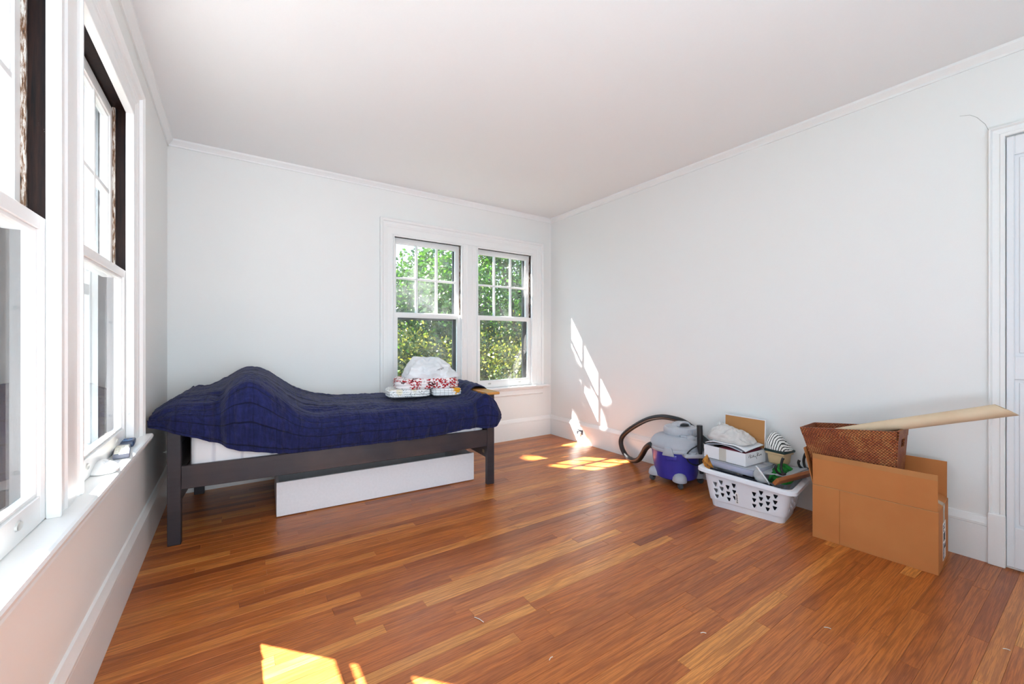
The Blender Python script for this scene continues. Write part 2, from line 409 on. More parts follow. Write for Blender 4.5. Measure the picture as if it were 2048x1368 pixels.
def window(n, W, k, mp, label, pm_up, pm_lo, storm, ext):
    a, c = W['op'][k]; zb, zt, zm = W['zb'], W['zt'], W['meet']
    root = empty('window_%d' % n, mp((a+c)/2, 0, zb), 0, label, kind='structure')
    inv = Matrix.Translation(-root.location)
    P = lambda b, name, m, parent=root, **kw: b.build(name, m, parent, M=inv, **kw)
    ja, jc = a-.012, c+.012
    # jamb: dark stained inside track boards, exterior part
    for u0, u1 in ((ja-JT, ja), (jc, jc+JT)):
        b = MB(); lbox(b, mp, u0, u1, -.002, .095, zb-.03, zt+.012); P(b, 'side_jamb', M['stained'])
        b = MB(); lbox(b, mp, u0, u1, .095, TH+.005, zb-.03, zt+.012); P(b, 'outer_jamb', ext)
    b = MB(); lbox(b, mp, ja-JT, jc+JT, -.002, .095, zt+.012, zt+.012+JT); P(b, 'head_jamb', M['stained'])
    b = MB(); lbox(b, mp, ja-JT, jc+JT, .095, TH+.005, zt+.012, zt+.012+JT); P(b, 'outer_head', ext)
    b = MB(); lbox(b, mp, ja-JT, jc+JT, .012, TH+.05, zb-.06, zb-.012); P(b, 'outer_sill', ext)
    # stops
    b = MB(); lbox(b, mp, ja, a, -.03, 0, zb, zt, .002); P(b, 'side_stop', M['trim_white'])
    b = MB(); lbox(b, mp, c, jc, -.03, 0, zb, zt, .002); P(b, 'side_stop', M['trim_white'])
    b = MB(); lbox(b, mp, ja, jc, -.03, 0, zt, zt+.012, .002); P(b, 'head_stop', M['trim_white'])
    for u0, u1 in ((ja, ja+.009), (jc-.009, jc)):
        b = MB(); lbox(b, mp, u0, u1, .036, .046, zm+.001, zt+.012); P(b, 'parting_bead', M['scraped'])
    if storm == 'white':
        for zz in (zb+.134, zb+.565, zb+.99, zb+1.41):
            b = MB()
            for uu, s in ((a, 1), (c, -1)):
                Mx = Matrix.Translation((0, 0, 0))
                ring = [(uu + s*h, -.016+r*math.cos(q), zz+r*math.sin(q)) for r, h in ((.0065, .0005), (.005, .0025), (.0025, .003)) for q in [2*math.pi*i/12 for i in range(12)]]
                V = [b.bm.verts.new(mp(*p)) for p in ring]
                for r_ in range(2):
                    for i in range(12): b.bm.faces.new((V[r_*12+i], V[r_*12+(i+1) % 12], V[(r_+1)*12+(i+1) % 12], V[(r_+1)*12+i]))
                b.bm.faces.new(V[24:])
            P(b, 'stop_screw', M['storm_white'], smooth=60)
    # sashes
    def sash(nm, d0, d1, z0, z1, top, bot, st, pm, cols, rows):
        s = empty(nm, mp((a+c)/2, d0, z0)-root.location); s.parent = root
        inv2 = Matrix.Translation(-mp((a+c)/2, d0, z0))
        u0, u1 = ja+.0015, jc-.0015
        Q = lambda b, name, m, **kw: b.build(name, m, s, M=inv2, **kw)
        for x0, x1 in ((u0, u0+st+.012), (u1-st-.012, u1)):
            b = MB(); lbox(b, mp, x0, x1, d0, d1, z0, z1, .0015); Q(b, 'stile', M['trim_white'])
        g0, g1, y0, y1 = u0+st+.012, u1-st-.012, z0+bot, z1-top
        b = MB(); lbox(b, mp, g0, g1, d0, d1, z1-top, z1, .0015); Q(b, 'top_rail', M['trim_white'])
        b = MB(); lbox(b, mp, g0, g1, d0, d1, z0, z0+bot, .0015); Q(b, 'bottom_rail', M['trim_white'])
        # glazing moulding around the opening
        b = MB(); g = .010
        for (p0, p1, q0, q1) in ((g0, g0+g, y0, y1), (g1-g, g1, y0, y1), (g0+g, g1-g, y0, y0+g), (g0+g, g1-g, y1-g, y1)): lbox(b, mp, p0, p1, d0+.006, d1-.008, q0, q1, .001)
        Q(b, 'glazing_bead', M['trim_white'])
        tw = .022
        for i in range(1, cols):
            u = g0+(g1-g0)*i/cols; b = MB(); lbox(b, mp, u-tw/2, u+tw/2, d0+.002, d1-.004, y0, y1, .003); Q(b, 'muntin', M['trim_white'])
        for j in range(1, rows):
            v = y0+(y1-y0)*j/rows; b = MB(); lbox(b, mp, g0, g1, d0+.003, d1-.005, v-tw/2, v+tw/2, .003); Q(b, 'muntin', M['trim_white'])
        dg = d0+.017
        for i in range(cols):
            for j in range(rows):
                b = MB(); pu0, pu1 = g0+(g1-g0)*i/cols, g0+(g1-g0)*(i+1)/cols; pv0, pv1 = y0+(y1-y0)*j/rows, y0+(y1-y0)*(j+1)/rows
                lbox(b, mp, pu0+.001, pu1-.001, dg, dg+.003, pv0+.001, pv1-.001)
                Q(b, 'pane', pm[(i+j*cols) % len(pm)])
        return s, Q
    sash('upper_sash', .046, .081, zm-.035, zt+.004, .050, .035, .030, pm_up, 3, 2)
    s, Q = sash('lower_sash', .0005, .0355, zb+.002, zm, .036, .072, .030, pm_lo, 1, 1)
    for f in (.22, .78):
        b = MB(); uu = a+(c-a)*f; zz = zb+.045
        ring = lambda rx, rz, d: [b.bm.verts.new(mp(uu+rx*math.cos(q), d, zz+rz*math.sin(q))) for q in [2*math.pi*i/18 for i in range(18)]]
        r0, r1, r2 = ring(.020, .011, .0005), ring(.018, .0095, -.0035), ring(.013, .006, .0)
        for A, B in ((r0, r1), (r1, r2)):
            for i in range(18): b.bm.faces.new((A[i], A[(i+1) % 18], B[(i+1) % 18], B[i]))
        b.bm.faces.new(r2); Q(b, 'sash_lift', M['lift'], smooth=50)
    # storm window outside
    sm = M['storm_white'] if storm == 'white' else M['exterior_dark']
    st = empty('storm_window', mp((a+c)/2, .12, zb)-root.location); st.parent = root
    inv3 = Matrix.Translation(-mp((a+c)/2, .12, zb))
    fw = .03 if storm == 'white' else .05
    for nm, (p0, p1, q0, q1) in (('storm_stile', (ja, ja+fw, zb-.01, zt+.012)), ('storm_stile', (jc-fw, jc, zb-.01, zt+.012)), ('storm_rail', (ja+fw, jc-fw, zb-.01, zb+.02)), ('storm_rail', (ja+fw, jc-fw, zt-.02, zt+.012))):
        b = MB(); lbox(b, mp, p0, p1, .115, .140, q0, q1, .002); b.build(nm, sm, st, M=inv3)
    rails = ((1.382, 1.432), (1.487, 1.545)) if storm == 'white' else ((zm-.062 if n == 1 else zm-.03, zm+.005),)
    for q0, q1 in rails:
        b = MB(); lbox(b, mp, ja+fw, jc-fw, .118, .138, q0, q1, .002); b.build('storm_rail', sm, st, M=inv3)
    return root
plain('lift', '#c9c9c4', .35)
A_, H_, L_ = M['pane_clear'], M['pane_hazy'], M['pane_left']
window(1, BW, 0, mapB, 'left window of the back wall pair behind the folded bedding', [H_, H_, A_, H_, A_, A_], [A_], 'dark', M['exterior_dark'])
window(2, BW, 1, mapB, 'right window of the back wall pair nearest the room corner', [A_], [A_], 'dark', M['exterior_dark'])
window(3, LW, 0, mapL, 'near window of the left wall pair cut by the photo edge', [L_], [L_], 'white', M['storm_white'])
window(4, LW, 1, mapL, 'far window of the left wall pair beside the bed', [L_], [L_], 'white', M['storm_white'])

def casing(n, W, mp, label):
    zb, zt = W['zb'], W['zt']; (a0, c0), (a1, c1) = W['op']; o0, o1 = W['out']
    root = empty('trim_%d' % n, mp((o0+o1)/2, 0, zb), 0, label, kind='structure'); inv = Matrix.Translation(-root.location)
    P = lambda b, name: b.build(name, M['trim_white'], root, M=inv)
    top = zt + (o1-c1)*.95
    # profile across a side casing, from the opening (0) to the outer edge (w)
    def prof(w): return [(0, 0), (0, -.020), (.006, -.024), (.014, -.020), (w*.45, -.020), (w*.50, -.024), (w*.55, -.024), (w*.60, -.028), (w-.034, -.028), (w-.028, -.040), (w-.010, -.048), (w, -.044), (w, 0)]
    for s, e, o in ((-1, a0-.012, o0), (1, c1+.012, o1)):
        b = MB(); b.prism(prof(abs(o-e)), lambda p, d, e=e, s=s: mp(e+s*p, d, zb), lambda p, d, e=e, s=s, o=o: mp(e+s*p, d, zt+.012+p*(top-zt-.012)/abs(o-e))); P(b, 'side_casing')
    h = top-zt-.012; e0, e1 = a0-.012, c1+.012
    b = MB(); b.prism(prof(h), lambda p, d: mp(e0-p*(e0-o0)/h, d, zt+.012+p), lambda p, d: mp(e1+p*(o1-e1)/h, d, zt+.012+p)); P(b, 'head_casing')
    m0, m1 = c0+.012, a1-.012; wm = m1-m0
    b = MB(); b.prism([(0, 0), (0, -.020), (.006, -.024), (.014, -.020), (wm*.3, -.020), (wm*.34, -.025), (wm*.66, -.025), (wm*.7, -.020), (wm-.014, -.020), (wm-.006, -.024), (wm, -.020), (wm, 0)],
        lambda p, d: mp(m0+p, d, zb), lambda p, d: mp(m0+p, d, zt+.012)); P(b, 'mullion_casing')
    s0, s1 = W['stool']
    b = MB(); b.prism([(.0, zb-.028), (-.066, zb-.028), (-.073, zb-.022), (-.075, zb-.012), (-.072, zb-.004), (-.066, zb), (0, zb)], lambda d, z: mp(s0, d, z), lambda d, z: mp(s1, d, z)); o = P(b, 'stool'); o.data.materials[0] = M['stool_white']
    for a, c in W['op']:
        b = MB(); lbox(b, mp, a-.012, c+.012, 0, .014, zb-.028, zb); o = P(b, 'inner_stool'); o.data.materials[0] = M['stool_white']
    b = MB(); b.prism([(0, zb-.028), (-.030, zb-.028), (-.028, zb-.045), (-.018, zb-.055), (-.018, zb-.100), (-.022, zb-.106), (-.012, zb-.118), (0, zb-.120)], lambda d, z: mp(o0-.005, d, z), lambda d, z: mp(o1+.0, d, z)); P(b, 'apron')
    return root
casing(5, BW, mapB, 'white casing, stool and apron around the back wall windows')
casing(6, LW, mapL, 'white casing, stool and apron around the left wall windows')

# ------------------------------------------------------------------ bed
def dark_wood():
    n = NM('dark_wood', '#3a3332', .42); v = n.coord(scale=(1.2, 14, 14)); f = n.noise(v, 3, 6, .6, .4); g = n.noise(n.coord(), 2.2, 3)
    c = n.mix(f, '#232227', '#38333a'); c = n.mix(n.ramp(g, [(.45, 0.0), (.70, .7)]), c, '#54413a')
    n.color(c).bump(f, .15, .002); M['dark_wood'] = n.m
    n = NM('honey_oak', '#c98a3f', .3); v = n.coord(scale=(20, 1.5, 20)); f = n.noise(v, 3, 5, .6, .5)
    n.color(n.mix(f, '#b4702c', '#dca35a')); M['honey_oak'] = n.m
dark_wood()
BED = (-.316, 3.055, 0); BR = math.radians(-4.05); BL = 2.105
bed = empty('bed', BED, BR, 'dark stained wooden single bed frame with honey oak end caps under the back windows', 'bed')
for x0 in (0, BL-.063):
    for y0 in (0, .915):
        b = MB(); b.box(x0, x0+.063, y0, y0+.042, 0, .735, bev=.003); b.build('leg', M['dark_wood'], bed)
    for z0, z1 in ((.205, .372), (.377, .550), (.555, .735)):
        b = MB(); b.box(x0+.020, x0+.042, .040, .917, z0, z1, bev=.003); b.build('end_board', M['dark_wood'], bed)
    b = MB()
    if x0 > 1: b.box(x0-.012, x0+.108, -.014, .965, .735, .757, bev=.006)
    else: b.box(x0-.040, x0+.075, -.010, .965, .735, .757, bev=.006)
    o = b.build('end_cap', M['honey_oak'], bed); o['label'] = 'honey oak end cap'
for y0 in (.008, .925):
    b = MB(); b.box(.062, BL-.062, y0, y0+.026, .315, .450, bev=.003); b.build('side_rail', M['dark_wood'], bed)
for k in range(14):
    b = MB(); b.box(.10+k*.142, .17+k*.142, .034, .925, .352, .368); b.build('slat', M['dark_wood'], bed)
b = MB(); b.box(BL-.0445, BL-.043, .10, .135, .235, .262); plain('tag_tan', '#8a7a66', .6); o = b.build('maker_tag', M['tag_tan'], bed); o['label'] = 'small tan tag'

n = NM('mattress_white', '#f2f0f2', .8); v = n.coord(); wv = n.n('TexWave'); wv.inputs['Scale'].default_value = 3.2; wv.inputs['Distortion'].default_value = 1.2
mpv = n.coord(rot=(0, 0, .9)); n.l(mpv, wv.inputs['Vector'])
h = n.ramp(wv.outputs['Fac'], [(.0, 0.0), (.06, 1.0)]); n.color(n.mix(h, '#dcdadf', '#f4f2f3')).bump(h, .5, .006); M['mattress'] = n.m
b = MB(); b.box(.098, 2.028, .038, .922, .368, .645, bev=.035); tag(b.build('mattress', M['mattress'], smooth=50), 'white quilted mattress on the dark bed frame under the navy quilt', 'mattress')
mt = bpy.data.objects['mattress']; mt.location = BED; mt.rotation_euler = (0, 0, BR)

# quilt
def quilt_mat():
    n = NM('navy_quilt', '#1c2048', .9, spec=.15); n.p.inputs['Sheen Weight'].default_value = .12; n.p.inputs['Sheen Roughness'].default_value = .5
    n.tc = n.n('TexCoord')
    def uv(sc): 
        m = n.n('Mapping'); m.inputs['Scale'].default_value = sc; n.l(n.tc.outputs['UV'], m.inputs[0]); return m.outputs[0]
    base = uv((2.40, 1.62, 1))
    s = n.n('SeparateXYZ'); n.l(base, s.inputs[0])
    wob = n.math('MULTIPLY', n.math('SUBTRACT', n.noise(base, 5, 3), .5), .03)
    ln = n.math('FRACT', n.math('MULTIPLY', n.math('ADD', s.outputs[1], wob), 9.5))
    stitch = n.ramp(ln, [(0, 0.0), (.06, 1.0), (.94, 1.0), (1, 0.0)])
    ln2 = n.math('FRACT', n.math('MULTIPLY', n.math('ADD', s.outputs[0], wob), 8.0))
    stitch2 = n.ramp(ln2, [(0, .6), (.04, 1.0), (.96, 1.0), (1, .6)])
    p1 = n.noise(uv((2.4*55, 1.62*9, 1)), 1, 4, .6, .6)
    p2 = n.noise(uv((2.4*22, 1.62*26, 1)), 1, 5, .65, .8)
    h = n.math('ADD', n.math('MULTIPLY', p1, .55), n.math('MULTIPLY', p2, .5))
    h = n.math('ADD', n.math('MULTIPLY', h, 1.0), n.math('MULTIPLY', n.math('MULTIPLY', stitch, stitch2), .10))
    cq = n.mix(n.ramp(h, [(.35, 0.0), (.80, 1.0)]), '#0f1126', '#272c60'); n.color(n.mix(n.math('MULTIPLY', stitch, stitch2), '#0d0f22', cq))  # wrinkle shade painted into the colour: dark hollows, pale ridges, darker stitch lines
    n.bump(h, 1.0, .014); M['quilt'] = n.m
quilt_mat()
ZB = [(-.08, .745), (-.03, .80), (0, .828), (.09, .835), (.185, .880), (.29, .946), (.385, .966), (.478, .938), (.576, .862), (.707, .777), (.88, .718), (1.1, .702), (1.85, .702), (1.95, .735), (2.02, .785), (2.10, .795), (2.15, .778)]
ZF = [(-.08, .765), (0, .822), (.12, .832), (.20, .828), (.245, .838), (.30, .905), (.40, .948), (.484, .898), (.567, .82), (.65, .745), (.73, .704), (1.0, .690), (1.80, .685), (1.90, .69), (1.96, .712), (2.0, .750), (2.06, .725), (2.10, .690), (2.145, .610)]
ZH = [(-.08, .700), (.03, .655), (.13, .618), (.32, .525), (.5, .474), (.62, .456), (1.0, .450), (1.6, .452), (1.75, .466), (1.92, .478), (2.05, .474), (2.11, .490), (2.145, .545)]
def cat(P, t):
    n = len(P)-1; x = min(t*n, n-1e-6); i = int(x); f = x-i
    g = lambda k: P[max(0, min(n, k))]
    a, b_, c, d = g(i-1), g(i), g(i+1), g(i+2)
    return tuple(.5*((2*q)+(r-p)*f+(2*p-5*q+4*r-u)*f*f+(3*q-p-3*r+u)*f**3) for p, q, r, u in zip(a, b_, c, d))
def quilt_f(u, v):
    s = -.078 + u*2.40
    drop = max(0, s-2.145); sc = min(s, 2.145)
    zb, zf, zh = interp(sc, ZB), interp(sc, ZF), interp(sc, ZH)
    m = lambda t: zb+(zf-zb)*t
    bulge = .012+.02*math.exp(-((sc-.42)/.16)**2)
    if sc > 2.0:
        P = [(.962, zb-.10), (.955, zb-.02), (.90, zb), (.60, zb+.004), (.275, zb-.012), (.14, zb-.05), (-.022, zf), (-.045, zf-.03), (-.075+.4*max(0, sc-2.08), (zf+zh)/2), (-.046, zh)]
    else:
        e = sstep(1.9, 2.0, sc)
        yin = .022*sstep(.55, .75, sc)*(1-e) if sc < 1.95 else 0
        P = [(.962, zb-.10), (.955, zb-.02), (.90, zb), (.60, m(.25)), (.275, m(.6)), (.13, m(.95)+.004), (.02-.042*e, zf-.012+.012*e), (-.020-.02*e, zf-.055+.025*e), (-.026-.024*e-bulge, (zf+zh)/2), (-.030+yin*1.0-.016*e, zh)]
    yv, zv = cat(P, v)
    top = 1-sstep(.58, .72, v); fr = sstep(.62, .75, v)
    q = Vector((s*3.2, v*5, 3.1))
    big = noise.noise(q)*.012
    pk = noise.noise(Vector((s*36, v*5, 1.7)))*.010 + noise.noise(Vector((s*14, v*9, 9.7)))*.012 + noise.noise(Vector((s*60, v*40, 3.3)))*.003
    rd = noise.noise(Vector((s*4.5, v*46, 5.2)))*.011+noise.noise(Vector((s*50, v*50, 6.1)))*.003
    zv += top*(big+rd)+(top*.4)*pk
    yv -= fr*(pk*1.0+big*.6)
    # creases and folds of the hanging side
    yv += fr*(.050*math.exp(-((s-.235-.03*(v-.8))/.030)**2) + .020*math.exp(-((s-.60)/.03)**2) + .040*math.exp(-((s-1.955)/.03)**2)*(s < 2))
    yv -= fr*.022*math.exp(-((s-.08)/.09)**2)
    zv -= top*.020*math.exp(-((s-.235)/.04)**2)*sstep(.3, .6, v)
    zv += .010*noise.noise(Vector((s*9, 2.2, .4)))*(v > .94)*(s < .55)
    xx = sc+.022*sstep(0, .02, drop)
    zv -= drop
    if s < 0: zv += .02*noise.noise(Vector((v*9, 4, 1)))
    return Vector((xx, yv, zv))
def quilt_keep(u, v):
    s = -.078+u*2.40
    if s > 2.0 and .455 < v < .662: return False
    if s > 2.15 and v > .45: return False
    return True
b = MB(); b.grid(quilt_f, 400, 210, quilt_keep)
quilt = tag(b.build('quilt', M['quilt'], smooth=180), 'rumpled navy blue quilt with a hump draped over the single bed', 'quilt')
quilt.location = BED; quilt.rotation_euler = (0, 0, BR); add_mod(quilt, 'SOLIDIFY', thickness=.006, offset=-1)

# white drawer under the bed
plain('drawer_white', '#ecebee', .45); plain('drawer_side', '#c9c9cc', .5)
dr = empty('underbed_drawer', (.236, 3.152, 0), math.radians(-2.96), 'open white storage drawer on the floor under the bed', 'drawer')
DL, DD, DH = 1.452, .62, .232
b = MB(); b.box(0, DL, 0, .018, .006, DH, bev=.0015); b.build('front_panel', M['drawer_white'], dr)
for x0 in (.0, DL-.016):
    b = MB(); b.box(x0, x0+.016, .018, DD, .004, DH-.012, bev=.001); b.build('side_panel', M['drawer_white'], dr)
b = MB(); b.box(.016, DL-.016, DD-.016, DD, .004, DH-.012, bev=.001); b.build('back_panel', M['drawer_white'], dr)
b = MB(); b.box(.016, DL-.016, .018, DD-.016, 0, .008); b.build('bottom_panel', M['drawer_side'], dr)

# ------------------------------------------------------------------ folded bedding and plastic bag on the bed
def pattern_mats():
    n = NM('line_floral', '#f3f2ee', .85, spec=.2); v = n.coord()
    f = n.noise(v, 13, 2, .5, 1.2); a = n.math('FRACT', n.math('MULTIPLY', f, 9)); line = n.ramp(a, [(.0, 1.0), (.10, 1.0), (.14, 0.0), (1, 0.0)])
    vo = n.n('TexVoronoi'); vo.inputs['Scale'].default_value = 7; n.l(v, vo.inputs['Vector']); spot = n.ramp(vo.outputs['Distance'], [(.16, 1.0), (.24, 0.0)])
    c = n.mix(line, '#f4f3f0', '#2b2c33'); c = n.mix(n.math('MULTIPLY', spot, .55), c, '#e8d6a4'); n.color(c).bump(n.noise(v, 30, 4), .3, .004); M['line_floral'] = n.m
    n = NM('sun_floral', '#f3f2ee', .85, spec=.2); v = n.coord()
    wv = n.n('TexWave'); wv.inputs['Scale'].default_value = 9; wv.inputs['Distortion'].default_value = 2.5; n.l(v, wv.inputs['Vector'])
    line = n.ramp(wv.outputs['Fac'], [(.0, .55), (.05, 0.0)])
    d = n.n('VectorMath', operation='DISTANCE'); n.l(v, d.inputs[0]); d.inputs[1].default_value = (.075, -.135, .05)
    rad = n.math('ADD', d.outputs['Value'], n.math('MULTIPLY', n.math('SUBTRACT', n.noise(v, 45, 2), .5), .05))
    fl = n.ramp(rad, [(.036, 1.0), (.042, 0.0)])
    c = n.mix(line, '#f1f0f0', '#6a6660'); c = n.mix(fl, c, '#e7a226'); n.color(c).bump(n.noise(v, 30, 4), .3, .004); M['sun_floral'] = n.m
    n = NM('red_floral', '#f3e9e8', .85, spec=.2); v = n.coord()
    vo = n.n('TexVoronoi'); vo.inputs['Scale'].default_value = 52; n.l(n.coord(scale=(1, 1, 1.3)), vo.inputs['Vector'])
    area_ = n.noise(v, 6.5, 2, .5, .4)
    red = n.math('MULTIPLY', n.ramp(vo.outputs['Distance'], [(.44, 1.0), (.56, 0.0)]), n.ramp(area_, [(.42, 0.0), (.47, 1.0)]))
    dk = n.ramp(n.noise(v, 22, 3, .5, 1), [(.60, 0.0), (.63, 1.0)])
    c = n.mix(red, '#f4eceb', '#b3202a'); c = n.mix(n.math('MULTIPLY', dk, .9), c, '#4a1418'); n.color(c).bump(n.noise(v, 30, 4), .3, .004); M['red_floral'] = n.m
    n = NM('bag_film', '#e9eaec', .28, spec=.6); v = n.coord(); n.p.inputs['Alpha'].default_value = .90; n.p.inputs['Subsurface Weight'].default_value = 0
    f = n.noise(v, 12, 6, .65, .6)
    s = n.n('SeparateXYZ'); n.l(v, s.inputs[0])
    def band(x0, x1, z0, z1, k):
        zz = n.math('ADD', s.outputs[2], n.math('MULTIPLY', s.outputs[0], k))
        a = n.math('MULTIPLY', n.math('GREATER_THAN', s.outputs[0], x0), n.math('LESS_THAN', s.outputs[0], x1))
        return n.math('MULTIPLY', a, n.math('MULTIPLY', n.math('GREATER_THAN', zz, z0), n.math('LESS_THAN', zz, z1)))
    glyph = n.ramp(n.noise(n.coord(scale=(240, 240, 70)), 1, 1), [(.46, 0.0), (.50, 1.0)])
    pr = n.math('MULTIPLY', n.math('MAXIMUM', band(-.13, -.04, .185, .200, .18), band(.02, .09, .060, .073, -.22)), glyph)
    c = n.mix(f, '#dfe1e4', '#f6f6f6'); n.color(n.mix(n.math('MULTIPLY', pr, .85), c, '#3b3f48')).bump(f, .5, .008); M['bag_film'] = n.m
pattern_mats()

def folded(name, label, cat, loc, rz, lx, ly, h, m, layers=3, amp=.008, seed=0, group=None):
    root = None; b = MB(); N = 18; prof = [(0, 0)]
    for i in range(N+1):
        t = i/N; e = abs(2*t-1)
        r = (1-.10*e**4) - .045*abs(math.cos(math.pi*layers*t))**6*(0 < t < 1)
        prof.append((r*(.5), t*h))
    prof += [(.25, h*1.02), (0, h*1.04)]
    b.lathe(prof, 72, sup=5.5)
    for v in b.bm.verts:
        p = Vector(v.co); v.co.x *= lx; v.co.y *= ly
        q = Vector((v.co.x*9+seed, v.co.y*9, v.co.z*16))
        v.co += Vector((noise.noise(q), noise.noise(q+Vector((5, 5, 5))), noise.noise(q+Vector((9, 1, 3)))*.7*(v.co.z > .004)))*amp
        v.co.z = max(0, v.co.z)
    o = b.build(name, m, smooth=180); o.location = loc; o.rotation_euler = (0, 0, rz)
    return tag(o, label, cat, group)
QZ = .706
folded('folded_sheet', 'white folded sheet with black line flowers on the navy quilt, left one of two', 'sheet', (1.240, 3.455, QZ+.004), R(-12), .355, .34, .062, M['line_floral'], 3, .010, 1, 'folded sheets on the bed')
folded('folded_sheet', 'white folded sheet with one orange flower on the navy quilt, right one of two', 'sheet', (1.548, 3.375, QZ+.004), R(-12), .26, .33, .060, M['sun_floral'], 3, .008, 4, 'folded sheets on the bed')
folded('folded_blanket', 'red and white flowered folded blanket under the plastic bag', 'blanket', (1.40, 3.43, QZ+.068), R(-12), .55, .34, .085, M['red_floral'], 3, .014, 8)
def bag_blob(name, label, loc, rz, lx, ly, top, m, amp, seed, sup=3.2, nseg=84, N=34):
    b = MB()
    prof = [(0, 0)] + [(.5*math.cos(math.pi/2*(i/N))**.55, i/N) for i in range(N)] + [(0, 1)]
    b.lathe(prof, nseg, sup=sup)
    for v in b.bm.verts:
        x, y, z = v.co; zz = top(x, y)*z
        v.co = Vector((x*lx, y*ly, zz))
        q = v.co*13+Vector((seed, seed*2, 0))
        rg = lambda k: (1-abs(noise.noise(q*k+Vector((k, 3, 1))))*2)
        d = Vector((noise.noise(q), noise.noise(q+Vector((7, 1, 2))), noise.noise(q+Vector((2, 8, 4)))))
        v.co += d*amp + Vector((x, y, .35)).normalized()*(rg(1.1)*.6+rg(2.3)*.35+rg(4.5)*.16)*amp*min(1, z*6)
        v.co.z = max(0, v.co.z)
    o = b.build(name, m, smooth=38); o.location = loc; o.rotation_euler = (0, 0, rz)
    return tag(o, label, 'bag')
bag_blob('plastic_bag', 'translucent white plastic bag of bedding on top of the red flowered blanket', (1.45, 3.44, QZ+.150), R(-12), .47, .32,
         lambda x, y: interp(x, [(-.5, .15), (-.36, .19), (-.26, .195), (-.1, .170), (.15, .15), (.35, .105), (.5, .04)]), M['bag_film'], .023, 3)

# ------------------------------------------------------------------ wet and dry vacuum
plain('vac_grey', '#aeb2ba', .45, nscale=40); plain('vac_dark', '#202124', .5, nscale=40); plain('vac_wheel', '#4a4c50', .6)
plain('vac_head', '#b8bac0', .5); plain('hose_black', '#1d1d1f', .45, nscale=200)
n = NM('vac_tank', '#34349a', .3, spec=.5, Coat_Weight=.2); n.color(n.mix(n.noise(n.coord(), 5, 3), '#2a2a86', '#4443b4')); M['vac_tank'] = n.m
VC = Vector((3.075, 2.10, 0))
vac = empty('shop_vacuum', VC, -YAW, 'blue and grey wet dry vacuum with a black hose beside the laundry basket', 'vacuum cleaner')
vinv = (Matrix.Translation(VC) @ Matrix.Rotation(-YAW, 4, 'Z')).inverted()
V_ = lambda b, name, m, sm=40, W=False, parent=vac: b.build(name, m, parent, smooth=sm, M=vinv if W else None)
b = MB(); b.lathe([(.10, .052), (.150, .050), (.163, .060), (.170, .10), (.184, .18), (.197, .292)], 48); tank = V_(b, 'tank', M['vac_tank'])
b = MB()   # recessed label patch and rib on the tank
b.box(-.165, -.085, -.012, .012, .225, .268, TR(0, 0, 0), .006)
for v in b.bm.verts:
    a = R(-122)+(v.co.x+.125)/.19; r = .194+v.co.y; v.co = Vector((r*math.cos(a), r*math.sin(a), v.co.z))
V_(b, 'latch_pocket', M['vac_tank'], parent=tank)
b = MB(); b.lathe([(.192, .280), (.207, .280), (.210, .286), (.210, .300), (.206, .306), (.2075, .310), (.205, .330), (.195, .352), (.174, .376), (.150, .390), (.118, .398), (.0, .400)], 48); lid = V_(b, 'lid', M['vac_grey'])
for ang in (-128, 52):
    b = MB(); b.box(-.045, .045, -.010, .016, .258, .326, bev=.006)
    for v in b.bm.verts:
        tp = sstep(.27, .325, v.co.z)*.4
        a = R(ang)+v.co.x*(1-tp)/.205; r = .208+v.co.y*.8; v.co = Vector((r*math.cos(a), r*math.sin(a), v.co.z))
    V_(b, 'lid_latch', M['vac_grey'], parent=lid)
# motor head with vents and carry handle
HM = TR(.045, .02, .018)
b = MB(); b.lathe([(.112, .372), (.128, .376), (.132, .39), (.132, .420), (.124, .438), (.100, .448), (.0, .452)], 48, HM, sy=.86, sup=2.7); head = V_(b, 'motor_head', M['vac_head'])
b = MB(); b.lathe([(.080, .440), (.078, .452), (.066, .466), (.046, .474), (.0, .477)], 32, HM @ TR(.012, .02, 0), sy=.85); V_(b, 'top_dome', M['vac_head'], parent=head)
b = MB(); b.tube([(-.005, -.050, .470), (.012, -.046, .492), (.045, -.040, .504), (.085, -.034, .494), (.104, -.030, .470)], [.010, .013, .014, .013, .010], 10, sub=4); V_(b, 'carry_handle', M['vac_head'], parent=head)
b = MB(); b.box(.014, .084, -.062, -.02, .474, .490, bev=.007); V_(b, 'handle_shade', M['vac_dark'], parent=head)  # solid dark block standing in for the shade in the handle's hollow
for k in range(7):
    b = MB(); a = R(-82+k*9.5); b.box(-.0035, .0035, -.006, .010, .405, .446, TR(.045+.134*math.cos(a), .02+.119*math.sin(a), 0, a+math.pi/2), .002); V_(b, 'vent_rib', M['vac_head'], parent=head)
b = MB(); b.box(-.03, .03, -.012, .012, .394, .410, TR(.02, -.106, 0), .004); V_(b, 'head_clip', M['vac_grey'], parent=head)
b = MB(); b.box(.03, .10, -.150, -.075, .372, .408, bev=.012); V_(b, 'switch_housing', M['vac_head'], parent=head)
